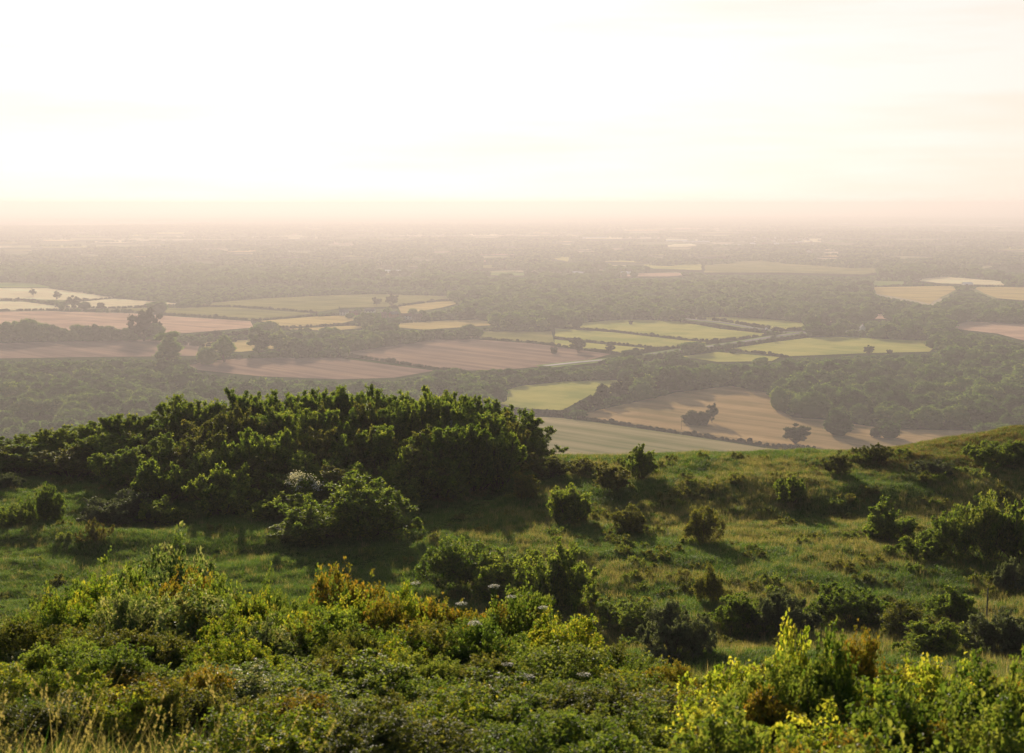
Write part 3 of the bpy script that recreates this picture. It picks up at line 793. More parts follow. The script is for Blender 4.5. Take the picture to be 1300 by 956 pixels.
for k, (x, y, hp, wp) in enumerate([(372, 447, 20, 24), (388, 446, 17, 22), (402, 445, 18, 20), (418, 444, 17, 22), (432, 443, 16, 20), (446, 442, 18, 24), (462, 440, 16, 22), (480, 438, 17, 28), (496, 436, 17, 24), (512, 434, 14, 20), (526, 433, 16, 22), (541, 431, 14, 20), (556, 429, 13, 20), (595, 427, 16, 24), (606, 428, 12, 18)]):
    T('wood%d' % (k % 4), x, y, hp, wp, 'tree in the belt along the top of the striped mauve field', 'belt above the striped mauve field')
for k, x in enumerate(range(252, 322, 12)):
    T('thornbush', x, 431 - k * .3, 9 + (k % 3) * 2, 15, 'bushy tree in the hedge below the pink field', 'hedge trees below the pink field')

for k in range(17):
    x = 560 + k * 17 + random.uniform(-4, 4)
    T('wood%d' % (k % 4), x, 484 - .012 * (x - 560) + random.uniform(-1.5, 1), random.uniform(12, 17), random.uniform(20, 27), 'rounded tree in the lower belt between the mauve and green fields, %s' % ('left end' if x < 650 else 'middle' if x < 740 else 'right end'), 'belts above the green field')
for k in range(10):
    x = 690 + k * 18 + random.uniform(-4, 4)
    T('wood%d' % (k % 4), x, 475 - .02 * (x - 690) + random.uniform(-1, 1), random.uniform(9, 13), random.uniform(18, 24), 'tree in the upper belt beside the road above the green field', 'belts above the green field')

# ---- hedges between fields: one object each
HEDGES = [
    ([(700, 528), (728, 531), (800, 541), (860, 550.5), (930, 560), (985, 568), (1035, 571)], 2.6, 'dark clipped hedge between the stubble field and the pale hay field'),
    ([(640, 522), (670, 526), (705, 528), (728, 524), (745, 522)], 4.5, 'bushy hedge along the bottom of the green field'),
    ([(430, 450.8), (490, 459), (552, 469), (590, 473)], 3, 'long thin hedge below the striped mauve field'),
    ([(704, 415.3), (780, 421.5), (862, 430.8), (912, 434)], 3, 'upper thin hedge across the lime strip fields'),
    ([(704, 430), (760, 435.6), (846, 443.2)], 3, 'lower thin hedge across the lime strip fields'),
    ([(704, 440), (745, 445), (788, 450)], 3, 'thin hedge at the top of the striped mauve field, right part'),
    ([(552, 429.8), (600, 430), (660, 434), (706, 439)], 3, 'thin hedge along the top edge of the striped mauve field'),
    ([(786, 450.5), (850, 443.5), (916, 434), (988, 425.5)], 4, 'hedge on the far side of the road'),
    ([(760, 463), (860, 450.3), (924, 441.5), (1000, 430.5), (1030, 426.5)], 4, 'hedge on the near side of the road'),
    ([(906, 443.5), (960, 448), (1000, 454.5)], 3, 'short hedge running from the road to the wood'),
    ([(862, 404.2), (916, 408), (955, 415), (996, 421), (1050, 416)], 5, 'hedge below the far lime strip field'),
    ([(862, 409), (914, 416), (960, 422), (1000, 424)], 4, 'hedge along the top of the large lime field'),
    ([(870, 402), (930, 401.5), (1000, 405), (1055, 412)], 5, 'hedge along the top of the far lime strip field'),
    ([(145, 391.8), (220, 389.3), (291, 389.5), (360, 393.5), (402, 397.6)], 3, 'thin hedge between the two olive fields'),
    ([(-40, 396.2), (50, 394), (162, 396.6), (250, 402), (325, 407.6)], 3.5, 'hedge along the top of the pink field'),
    ([(318, 408), (400, 401), (465, 399)], 3, 'hedge between the olive field and the gold field'),
    ([(325, 417), (380, 416.2), (440, 412.6), (470, 411.5), (540, 409)], 3.5, 'hedge along the bottom of the gold field'),
    ([(-40, 380), (30, 381.5), (68, 386)], 3.5, 'hedge between the two pale fields at the left edge'),
    ([(97, 381.8), (150, 379)], 3, 'short hedge below the farthest pale field'),
    ([(70, 390), (140, 391.5), (240, 386.8)], 3, 'hedge under the pale field clump'),
    ([(495, 391), (540, 384.5), (590, 379.3)], 3.5, 'slanting hedge behind the hazy pair of trees'),
    ([(1110, 364.5), (1160, 362.5), (1230, 364), (1340, 364.3)], 4, 'hedge along the top of the far gold fields'),
    ([(225, 437), (262, 440), (300, 433.5)], 4, 'hedge beside the small gold field'),
    ([(372, 450.5), (432, 453.5), (440, 453)], 3, 'thin hedge at the top of the lower mauve field'),
]
def hedge(pts, hgt, label, seed):
    r = np.random.default_rng(seed)
    P = np.array([plain_at(*p) for p in pts]); L = np.linalg.norm(np.diff(P, axis=0), axis=1); cum = np.concatenate([[0], np.cumsum(L)])
    tot = cum[-1]; base = P[0].copy()
    n = int(tot / (hgt * .55)); s = np.sort(r.uniform(0, tot, n))
    Q = np.stack([np.interp(s, cum, P[:, i]) for i in range(3)], -1) - base
    V = []; off = 0; F = []; TT = []
    for q in Q:
        hh = hgt * r.uniform(.65, 1.25) * (1.5 if r.random() < .04 else 1); w = hh * r.uniform(.45, .7)
        v = IV * r.uniform(.8, 1.15, (12, 1)) * np.array([w, w, hh * .56]) + q + [r.normal() * .4, r.normal() * .4, hh * .42]
        V.append(v); F.append(IF + off); off += 12; TT.append(np.full(12, r.uniform(.1, .8)))
    m = min(int(tot * 6), 9000); s = r.uniform(0, tot, m)
    Q = np.stack([np.interp(s, cum, P[:, i]) for i in range(3)], -1) - base
    Q += r.normal(size=Q.shape) * np.array([.28, .28, 0]) * hgt; Q[:, 2] = hgt * np.abs(r.uniform(.1, 1.1, m))
    nn = rand_unit(m, r); l = .45 * hgt / 3 * r.uniform(.6, 1.4, m)
    v, f = leaf_quads(Q, rand_unit(m, r), nn, l, l * .8)
    me = mk_mesh('hedge', np.concatenate(V + [v]), [np.concatenate(F + [f + off])], [M['hedge']], tint=np.concatenate(TT + [np.repeat(r.uniform(0, 1, m), 4)]))
    return tag(link('hedge', me, loc=base), label, 'hedge', 'hedges dividing the fields')
for i, (p, hg, lb) in enumerate(HEDGES): hedge(p, hg, lb, 300 + i)

# ---- woods between the fields
def occluder(px):
    return np.interp(px, [-100, 0, 60, 130, 250, 330, 450, 560, 640, 668, 690, 1000, 1150, 1300, 1400], [560, 552, 540, 528, 505, 493, 488, 490, 505, 530, 576, 572, 558, 536, 525])

def jitter_grid(y0, y1, sp, margin=1.15):
    pts = []
    y = y0
    while y < y1:
        hw = y * .37 * margin + 60; n = int(2 * hw / sp)
        x = -hw + sp * (np.arange(n) + rng.uniform(0, 1, n)); yy = y + rng.uniform(-.5, .5, n) * sp
        pts.append(np.stack([x, yy], -1)); y += sp * .95
    return np.concatenate(pts)

G = jitter_grid(760, 3600, 20)
wx, wy = G[:, 0], G[:, 1]
hgt = 11 + 9 * fbm(wx / 90, wy / 90, 61) + rng.uniform(-4.0, 5.5, len(G))
px0, py0 = project(np.stack([wx, wy, np.zeros(len(G))], -1))
ok = ~in_fields(px0, py0)
for fr in (.5, .95):
    pxt, pyt = project(np.stack([wx, wy, hgt * fr], -1))
    for dx in (-5.5, 5.5):
        pxs_, pys_ = project(np.stack([wx + dx, wy, hgt * fr], -1)); ok &= ~in_fields(pxs_, pys_)
pxt, pyt = project(np.stack([wx, wy, hgt], -1))
ok_tall = ok.copy()
def near_line(px, py, pts, tol):
    P = np.array(pts, float); r = np.zeros(px.shape, bool)
    for a, b in zip(P[:-1], P[1:]):
        ex, ey = b - a; t = np.clip(((px - a[0]) * ex + (py - a[1]) * ey) / (ex * ex + ey * ey), 0, 1)
        r |= np.hypot(px - a[0] - t * ex, (py - a[1] - t * ey)) < tol
    return r
for q in (ROAD, ROAD2):
    ok &= ~near_line(px0, py0, q, 3.0) & ~near_line(pxt, pyt, q, 3.0) & ~near_line((px0 + pxt) / 2, (py0 + pyt) / 2, q, 3.0)
# openings: gaps for the village and glades
ok &= ~in_poly(px0, py0, np.array([(425, 393), (500, 394), (545, 399), (545, 410), (425, 408)], float))
ok &= ~in_poly(px0, py0, np.array([(1085, 415), (1106, 415), (1106, 431), (1085, 431)], float))
glade = fbm(wx / 420 + 9, wy / 330, 71, 3)
far_open = (wy > 2250) & (glade > .585)
ok &= ~far_open
G = G[ok]; hgt = hgt[ok]; pxt, pyt, px0, py0 = pxt[ok], pyt[ok], px0[ok], py0[ok]
# scrub and low trees along the margins where tall trees would stand in front of the fields
B = jitter_grid(800, 3300, 9.0)
bh = rng.uniform(3.5, 8.5, len(B))
bx0, by0 = project(np.stack([B[:, 0], B[:, 1], np.zeros(len(B))], -1))
okb = ~in_fields(bx0, by0)
for fr in (.5, 1.0):
    for dx in (-4, 4):
        okb &= ~in_fields(*project(np.stack([B[:, 0] + dx, B[:, 1], bh * fr], -1)))
bxt, byt = project(np.stack([B[:, 0], B[:, 1], bh], -1))
for q in (ROAD, ROAD2): okb &= ~near_line(bx0, by0, q, 2.4) & ~near_line(bxt, byt, q, 2.2)
okb &= ~in_poly(bx0, by0, np.array([(425, 393), (500, 394), (545, 399), (545, 410), (425, 408)], float))
# keep only where no tall tree already covers
cell = set(zip((G[:, 0] // 12).astype(int).tolist(), (G[:, 1] // 12).astype(int).tolist()))
okb &= np.array([(int(a // 12), int(b // 12)) not in cell for a, b in B])
B, bh = B[okb], bh[okb]
# individuals: the nearest ones whose crowns can be seen
vis = (pxt > -8) & (pxt < 1308) & (pyt < occluder(pxt) - 1)
order = np.argsort(G[:, 1]); order = order[vis[order]]
N_IND = 292 - TREE_N[0]
ind = order[:N_IND]; rest = np.setdiff1d(np.arange(len(G)), ind)
for k in ind:
    kd = 'wood%d' % random.randrange(4); c, t, h = TREES[kd]
    row = 'near edge' if G[k, 1] < 1010 else 'front rows' if G[k, 1] < 1160 else 'middle' if G[k, 1] < 1320 else 'back rows'
    if pxt[k] > 940: lb, gp = 'tree in the %s of the big wood on the right, %s' % (row, 'its left end' if pxt[k] < 1070 else 'its centre' if pxt[k] < 1190 else 'its right end'), 'trees of the big wood on the right'
    elif pxt[k] > 560: lb, gp = 'small tree in the belt behind the green field', 'trees behind the green field'
    else: lb, gp = 'tree in the %s of the wood behind the thicket, %s' % (row, 'left end' if pxt[k] < 90 else 'left part' if pxt[k] < 200 else 'right part'), 'trees of the wood behind the thicket'
    e = bpy.data.objects.new('woodland_tree', None); C.objects.link(e); e.location = (float(G[k, 0]), float(G[k, 1]), 0)
    s = float(hgt[k] / h); sw = s * random.uniform(.9, 1.35); e.scale = (sw, sw, s); e.rotation_euler = (0, 0, random.uniform(0, 6.28))
    tag(e, lb, 'tree', gp)
    for n, me in (('crown', c), ('trunk', t)):
        o = bpy.data.objects.new(n, me); C.objects.link(o); o.parent = e

def scatter(name, pts, rot, scl, protos, label, cat, seed=0):
    """one stuff object: instances of the given meshes on the points"""
    src = bpy.data.collections.new(name + '_source')
    for i, me in enumerate(protos):
        o = bpy.data.objects.new('%s_shape_%02d' % (name, i), me); src.objects.link(o)
    me = bpy.data.meshes.new(name); me.vertices.add(len(pts)); me.vertices.foreach_set('co', np.asarray(pts, np.float32).ravel())
    r = np.random.default_rng(seed)
    for nm, ty, arr in (('rot', 'FLOAT', rot), ('scl', 'FLOAT_VECTOR', scl), ('pick', 'INT', r.integers(0, len(protos), len(pts)))):
        a = me.attributes.new(nm, ty, 'POINT')
        a.data.foreach_set('vector' if ty == 'FLOAT_VECTOR' else 'value', np.asarray(arr, np.int32 if ty == 'INT' else np.float32).ravel())
    me.update()
    o = link(name, me)
    ng = bpy.data.node_groups.new(name + '_nodes', 'GeometryNodeTree')
    ng.interface.new_socket('Geometry', in_out='INPUT', socket_type='NodeSocketGeometry')
    ng.interface.new_socket('Geometry', in_out='OUTPUT', socket_type='NodeSocketGeometry')
    N = ng.nodes.new; Lk = ng.links.new
    gi, go = N('NodeGroupInput'), N('NodeGroupOutput')
    ci = N('GeometryNodeCollectionInfo'); ci.inputs['Collection'].default_value = src
    ci.inputs['Separate Children'].default_value = True; ci.inputs['Reset Children'].default_value = True
    ip = N('GeometryNodeInstanceOnPoints'); ip.inputs['Pick Instance'].default_value = True
    def attr(nm, ty):
        a = N('GeometryNodeInputNamedAttribute'); a.data_type = ty; a.inputs['Name'].default_value = nm; return a.outputs['Attribute']
    cx = N('ShaderNodeCombineXYZ'); Lk(attr('rot', 'FLOAT'), cx.inputs['Z'])
    Lk(gi.outputs[0], ip.inputs['Points']); Lk(ci.outputs[0], ip.inputs['Instance'])
    Lk(attr('pick', 'INT'), ip.inputs['Instance Index'])
    Lk(cx.outputs[0], ip.inputs['Rotation']); Lk(attr('scl', 'FLOAT_VECTOR'), ip.inputs['Scale'])
    Lk(ip.outputs[0], go.inputs[0])
    md = o.modifiers.new('scatter', 'NODES'); md.node_group = ng
    return tag(o, label, cat, kind='stuff')

LOW = [crown(160 + s, 14, 17, -2.0, 26, 950, .95, M['tree'], rlo=.52, rhi=.74, ls=.85)[0] for s in range(5)]
R = G[rest]; hr = hgt[rest]; s = hr / 14
nR = len(R); R = np.concatenate([R, B]); hr = np.concatenate([hr, bh]); s = hr / 14
wv = rng.uniform(.8, 1.45, len(R))
scatter('woodland', np.stack([R[:, 0], R[:, 1], np.zeros(len(R))], -1), rng.uniform(0, 6.28, len(R)),
        np.stack([s * wv, s * wv, s], -1), LOW, 'hazy green woods and tree belts spread between the fields', 'woodland', 1)

# far woods: clumps of crowns, coarser with distance
def clump_mesh(seed, n, sx, sy, h):
    r = np.random.default_rng(seed); V = []; F = []; TT = []; off = 0
    for i in range(n):
        w = r.uniform(.42, .62) * h
        v = IV * r.uniform(.8, 1.15, (12, 1)) * np.array([w, w, h * .5 * r.uniform(.8, 1.15)]) + np.array([r.uniform(-sx, sx), r.uniform(-sy, sy), h * .45])
        V.append(v); F.append(IF + off); off += 12; TT.append(np.full(12, r.uniform(0, 1)))
    return mk_mesh('clump', np.concatenate(V), [np.concatenate(F)], [M['tree']], tint=np.concatenate(TT))
CL = [clump_mesh(200 + s, 9, 17, 13, 13) for s in range(5)]
G2 = jitter_grid(3600, 9500, 34)
m = fbm(G2[:, 0] / 900 + 5, G2[:, 1] / 700, 81, 3); q = fbm(G2[:, 0] / 2200, G2[:, 1] / 1500, 83, 3)
p2 = project(np.stack([G2[:, 0], G2[:, 1], plain_z(G2[:, 0], G2[:, 1]) + 6], -1))
p2t = project(np.stack([G2[:, 0], G2[:, 1], plain_z(G2[:, 0], G2[:, 1]) + 15], -1))
p2s = [project(np.stack([G2[:, 0] + q_, G2[:, 1], plain_z(G2[:, 0], G2[:, 1]) + 9], -1)) for q_ in (-22, 22)]
keep = (m + (q - .5) * .7 > .49) & ~in_fields(*p2)
hl = np.abs(np.mod(G2[:, 1] + 500 * fbm(G2[:, 0] / 900, G2[:, 1] / 900, 85), 620) - 20) < 18
keep |= hl & ~in_fields(*p2)
keep &= ~in_fields(*p2t) & ~in_fields(*p2s[0]) & ~in_fields(*p2s[1])
G2 = G2[keep]
scatter('distant_woodland', np.stack([G2[:, 0], G2[:, 1], plain_z(G2[:, 0], G2[:, 1])], -1), rng.uniform(0, 6.28, len(G2)),
        np.repeat(rng.uniform(.8, 1.25, len(G2))[:, None], 3, 1), CL, 'distant hazy woods covering the plain beyond the fields', 'woodland', 2)
CL3 = [clump_mesh(220 + s, 14, 60, 34, 15) for s in range(4)]
G3 = jitter_grid(9500, 26000, 105)
m = fbm(G3[:, 0] / 3500 + 5, G3[:, 1] / 2600, 91, 3)
G3 = G3[m > .48]
scatter('horizon_woodland', np.stack([G3[:, 0], G3[:, 1], plain_z(G3[:, 0], G3[:, 1])], -1), rng.uniform(-.4, .4, len(G3)),
        np.repeat(rng.uniform(.9, 1.3, len(G3))[:, None], 3, 1), CL3, 'faint woods fading into haze below the horizon', 'woodland', 3)

# ------------------------------------------------------------------ houses, sheds, vehicles, poles on the plain
def boxv(x0, x1, y0, y1, z0, z1):
    V = [(x, y, z) for z in (z0, z1) for x, y in ((x0, y0), (x1, y0), (x1, y1), (x0, y1))]
    return V, [[0, 3, 2, 1], [4, 5, 6, 7], [0, 1, 5, 4], [1, 2, 6, 5], [2, 3, 7, 6], [3, 0, 4, 7]]
def house(px, py, w, d, h, rh, wall, roof, rz, label, group, chim=True, name='house', wins=True, cat='house'):
    P = plain_at(px, py)
    if P[1] > 3600: P[2] = float(plain_z(P[0], P[1]))
    e = bpy.data.objects.new(name, None); C.objects.link(e); e.location = [float(v) for v in P]; e.rotation_euler = (0, 0, rz)
    tag(e, label, cat, group)
    x, y = w / 2, d / 2
    V = [(-x, -y, -.5), (x, -y, -.5), (x, y, -.5), (-x, y, -.5), (-x, -y, h), (x, -y, h), (x, y, h), (-x, y, h), (-x, 0, h + rh), (x, 0, h + rh)]
    Q = [[0, 1, 5, 4], [2, 3, 7, 6]]; V5 = [[1, 2, 6, 9, 5], [3, 0, 4, 8, 7]]
    link('wall', mk_mesh('wall', V, [np.array(Q), np.array(V5)], [M[wall]]), e)
    o = .4; x2, y2 = x + o, y + o; dz = rh * o / y; t = .25
    top = [(-x2, -y2, h - dz), (x2, -y2, h - dz), (x2, 0, h + rh), (-x2, 0, h + rh), (x2, y2, h - dz), (-x2, y2, h - dz)]
    V = [(a, b, c + .05) for a, b, c in top] + [(a, b, c + t + .05) for a, b, c in top]
    F = [[6, 7, 8, 9], [9, 8, 10, 11], [0, 3, 2, 1], [3, 5, 4, 2], [0, 1, 7, 6], [4, 5, 11, 10]]
    F6 = [[1, 2, 8, 7], [2, 4, 10, 8], [0, 6, 9, 3], [3, 9, 11, 5]]
    rf = link('roof', mk_mesh('roof', V, [np.array(F + F6)], [M[roof]]), e)
    if chim:
        v, f = boxv(x * .55, x * .55 + .9, -.4, .4, h + rh * .4, h + rh + 1.3)
        link('chimney', mk_mesh('chimney', v, [np.array(f)], [M['brick']]), rf)
    if wins:
        for wx_ in np.linspace(-x * .6, x * .6, 3):
            for wz in (1.0, 3.6) if h > 4.5 else (1.0,):
                v, f = boxv(wx_ - .55, wx_ + .55, -y - .04, -y + .1, wz, wz + 1.2)
                link('window', mk_mesh('window', v, [np.array(f)], [M['glass']]), e)
    return e
house(1095, 422, 10, 7, 6, 4, 'render_wall', 'slate', 1.35, 'white gabled house among trees above the long lime field', None)
house(462, 405.5, 9, 6, 6, 3, 'render_wall', 'tin', .4, 'bright white cottage at the tip of the gold field', None)
for k, (x, y, w, wl, rf, a, lb) in enumerate([
        (437, 400, 14, 'render_wall', 'slate', .1, 'leftmost pale cottage in the hazy village'),
        (449, 402, 11, 'brick', 'tile', .5, 'brick cottage with tiled roof near the left end of the village'),
        (470, 399, 15, 'render_wall', 'slate', -.2, 'long pale house in the upper part of the village'),
        (485, 404, 12, 'brick', 'tile', .2, 'brick house in the middle of the village beside trees'),
        (500, 403, 13, 'brick', 'slate', .7, 'slate-roofed house right of the middle of the village'),
        (516, 405.5, 16, 'render_wall', 'tile', .1, 'long tiled house on the lower right of the village'),
        (530, 406, 12, 'brick', 'tile', -.3, 'rightmost tiled house of the village below a tree')]):
    house(x, y, w, 7, 5.2, 3.2, wl, rf, a, lb, 'village houses')
for k, (x, y) in enumerate([(444, 404), (476, 406), (492, 400), (508, 407), (524, 400), (536, 404), (455, 397), (541, 408)]):
    T('wood%d' % (k % 4), x, y, 7 + k % 3 * 2, 12, 'hazy garden tree among the village houses', 'village trees')
for k, (x, y, w, lb) in enumerate([
        (776, 329, 60, 'long pale-roofed shed beside the far lime field'), (755, 304, 110, 'long bright roof far off left of centre haze'),
        (922, 313, 90, 'left of two long bright warehouse roofs in the haze'), (938, 313.5, 80, 'right of two long bright warehouse roofs in the haze'),
        (862, 307.5, 110, 'pale warehouse roof just below the far horizon woods'), (884, 308.5, 110, 'pale warehouse roof nearer the right of its pair'),
        (505, 347, 60, 'pale shed glinting on the left of the hazy middle distance'), (560, 357, 70, 'long low pale shed in the hazy middle distance'),
        (846, 322, 45, 'small pale barn on the far plain'), (735, 349, 30, 'small glinting barn left of the far lime fields'),
        (792, 349, 30, 'small glinting barn right of its twin'), (812, 364, 20, 'tiny pale barn at the edge of the dark wood belt'),
        (1228, 363.5, 18, 'small white barn between the far gold fields')]):
    house(x, y, w, 16, 5, 3, 'render_wall', 'tin', random.uniform(-.15, .15), lb, 'pale roofs scattered over the far plain', chim=False, name='barn', wins=False, cat='barn')
# small town in the haze
for k in range(46):
    x = random.uniform(955, 1035); y = random.uniform(303, 321)
    house(x, y, random.uniform(10, 22), 9, 5.5, 3.5, random.choice(['render_wall', 'render_wall', 'brick']), random.choice(['slate', 'tile', 'tin']), random.uniform(-1.5, 1.5),
          'small pale house of the hazy town far off on the right', 'houses of the far town', chim=False, wins=False)

def pole(px, py, h, label, on=plain_at, r=.14, name='telegraph_pole', cat='pole', cross=True, mat='bark'):
    P = on(px, py); e = bpy.data.objects.new(name, None); C.objects.link(e); e.location = [float(v) for v in P]; tag(e, label, cat)
    V, F = tubes(np.array([[0, 0, -.4]]), np.array([[.02, 0, h]]), np.array([r]), np.array([r * .75]), 8)
    link('post', mk_mesh('post', V, [F], [M[mat]], smooth=True), e)
    if cross:
        v, f = boxv(-.8, .8, -.18, -.08, h - .6, h - .45); link('crossarm', mk_mesh('crossarm', v, [np.array(f)], [M[mat]]), e)
        for sx in (-.65, .65):
            v, f = boxv(sx - .05, sx + .05, -.17, -.09, h - .449, h - .28); link('insulator', mk_mesh('insulator', v, [np.array(f)], [M['render_wall']]), e)
pole(865, 547, 10, 'thin dark telegraph pole in the hedge below the stubble field')

def van(px, py, rz, label):
    P = plain_at(px, py); e = bpy.data.objects.new('van', None); C.objects.link(e); e.location = (P[0], P[1], 2.11); e.rotation_euler = (0, 0, rz); tag(e, label, 'van')
    prof = [(-2.6, .35), (2.6, .35), (2.6, 1.0), (1.9, 1.25), (1.2, 2.1), (-2.6, 2.2)]
    V = [(x, y, z) for y in (-.95, .95) for x, z in prof]; n = len(prof)
    link('body', mk_mesh('body', V, [np.array([[i, (i + 1) % n, (i + 1) % n + n, i + n] for i in range(n)]), np.array([list(range(n))[::-1], list(range(n, 2 * n))])], [M['paint']]), e)
    for x in (-1.7, 1.6):
        for y in (-.9, .9):
            V, F = tubes(np.array([[x, y - .12, .34]]), np.array([[x, y + .12, .34]]), np.array([.34]), np.array([.34]), 12)
            link('wheel', mk_mesh('wheel', V, [F, np.array([list(range(12))[::-1], list(range(12, 24))])], [M['rubber']]), e)
    v, f = boxv(1.25, 1.8, -.8, .8, 1.4, 1.95); link('windscreen', mk_mesh('windscreen', v, [np.array(f)], [M['glass']]), e)
van(973, 420.3, .9, 'white van driving along the road between the lime fields')

# ------------------------------------------------------------------ thicket on the left of the spur
PT = {}
for s in range(4): PT['tall%d' % s] = shrub_meshes('thorn', 400 + s, 5.0, 2.3, .155, M['thorn'], n0=24, n1=10, n2=8, nl=14, upright=1.5, jit=.10, ragged=.6, stem=.035, dome=.75, wid=.62, l1=.4, l2=.17)
for s in range(3): PT['mid%d' % s] = shrub_meshes('thornlow', 420 + s, 3.0, 2.2, .15, M['thorn'], n0=24, n1=9, n2=8, nl=12, upright=.9, ragged=.45, stem=.03, wid=.62, l1=.38, l2=.13)
for s in range(2): PT['olive%d' % s] = shrub_meshes('sallow', 430 + s, 4.2, 2.2, .15, M['olive'], n0=22, n1=9, n2=8, nl=12, upright=1.2, ragged=.5, stem=.03, l1=.38, l2=.13)
for s in range(2): PT['dome%d' % s] = shrub_meshes('dome', 440 + s, 2.3, 2.0, .10, M['thorn'], n0=28, n1=12, n2=9, nl=10, upright=.4, ragged=.28, stem=.025, l1=.42, l2=.16)
for s in range(2): PT['greydome%d' % s] = shrub_meshes('greydome', 450 + s, 2.0, 2.0, .10, M['grey'], n0=28, n1=12, n2=9, nl=9, upright=.4, ragged=.3, stem=.02, l1=.42, l2=.16)
for s in range(2): PT['small%d' % s] = shrub_meshes('small', 460 + s, 1.6, 1.0, .085, M['olive'], n0=16, n1=9, n2=7, nl=8, upright=1.0, ragged=.35, stem=.015)
PT['bright0'] = shrub_meshes('brightbush', 470, 2.2, 1.7, .11, M['bright'], n0=20, n1=10, n2=8, nl=9, upright=.8, ragged=.3, stem=.02)
PT['bright1'] = shrub_meshes('brightbush', 471, 2.2, 1.7, .11, M['bright'], n0=20, n1=10, n2=8, nl=9, upright=.8, ragged=.3, stem=.02)
for s in range(2): PT['round%d' % s] = shrub_meshes('round', 480 + s, 1.9, .95, .085, M['thorn'], n0=24, n1=10, n2=8, nl=9, upright=.6, ragged=.4, stem=.018, l1=.4, l2=.16)
PT['russet0'] = shrub_meshes('russet', 472, 1.2, 1.3, .075, M['russet'], n0=16, n1=9, n2=7, nl=8, upright=.7, ragged=.7, stem=.012, l1=.4, l2=.16)
BH = {'tall': 5.0, 'mid': 3.0, 'olive': 4.2, 'dome': 2.3, 'greydome': 2.0, 'small': 1.6, 'round': 1.9, 'bright': 2.2, 'russet': 1.2}
BR = {'tall': 2.3, 'mid': 2.2, 'olive': 2.2, 'dome': 2.0, 'greydome': 2.0, 'small': 1.0, 'round': .95, 'bright': 1.7, 'russet': 1.3}

def top_line(px): return np.interp(px, [-60, 0, 60, 130, 180, 250, 330, 400, 450, 560, 620, 645, 664, 680, 700], [556, 550, 541, 530, 523, 505, 495, 492, 488, 489, 497, 508, 530, 556, 572])
def bush_to(kind, px, Y, top, label, group, name='thorn_bush', wfac=1.0, wpx=None):
    X = (px - 650) / FPX * Y * 1.0; z = float(hill(X, Y)); d = ray(px, top); zt = CAMZ + d[2] * Y / d[1]; X = d[0] * Y / d[1]; z = float(hill(X, Y))
    H = max(zt - z, .6); kk = kind.rstrip('0123456789'); sz = H / BH[kk]
    sx = (wpx / FPX * Y / 2 / BR[kk]) if wpx else sz * wfac
    return place_shrub(name, PT[kind], (X, Y, z), random.uniform(0, 6.28), (sx, sx, sz), label, 'bush', group)
gp = 'shrubs of the dark thicket on the left'
def stretch(px): return 'far left low end' if px < 130 else 'rising left part' if px < 270 else 'high middle part' if px < 450 else 'flat top part' if px < 580 else 'steep right end'
px = -50; k = 0
while px < 668:
    T0 = float(top_line(px))
    bush_to('tall%d' % (k % 4), px, 103 + random.uniform(-1.5, 1.5), T0 + random.uniform(-5, 6), 'tall upright shrub on the skyline of the dark thicket, %s' % stretch(px), gp, 'thicket_shrub', wpx=random.uniform(72, 92))
    px += 21; k += 1
px = -45
while px < 655:
    T0 = float(top_line(px)) + 16 + max(0, (260 - px)) * .02
    kd = 'tall%d' % random.randrange(4) if random.random() < .58 else random.choice(['olive0', 'olive1', 'olive0', 'bright0'])
    bush_to(kd, px, 97 + random.uniform(-1.5, 1.5), T0 + random.uniform(-6, 10), 'upright shrub halfway down the dark thicket, %s' % stretch(px), gp, 'thicket_shrub', wpx=random.uniform(74, 100))
    px += 27; k += 1
px = 150
while px < 650:
    T0 = float(top_line(px)) + 44
    kd = random.choice(['tall%d' % random.randrange(4), 'mid%d' % random.randrange(3), 'olive%d' % random.randrange(2)])
    bush_to(kd, px, 91.5 + random.uniform(-1, 1), T0 + random.uniform(-8, 12), 'shrub on the near side of the dark thicket, %s' % stretch(px), gp, 'thicket_shrub', wpx=random.uniform(74, 100))
    px += 32; k += 1

for px, Y, off, kd in ((170, 90, 62, 'mid0'), (205, 89, 70, 'olive0'), (240, 88, 84, 'mid1'), (268, 90, 66, 'bright0'), (300, 87, 96, 'mid2'), (330, 88, 82, 'olive1'), (372, 86, 104, 'mid0'),
                       (402, 88, 82, 'bright1'), (430, 86, 98, 'olive0'), (468, 87, 92, 'mid1'), (500, 86, 100, 'mid2'), (532, 88, 78, 'olive1'), (560, 88, 84, 'mid0'), (598, 92, 66, 'mid1'), (628, 95, 56, 'olive0')):
    bush_to(kd, px, Y, float(top_line(px)) + off, 'lower bush spilling down the front of the dark thicket, %s' % stretch(px), gp, 'thicket_shrub', wpx=random.uniform(80, 110))

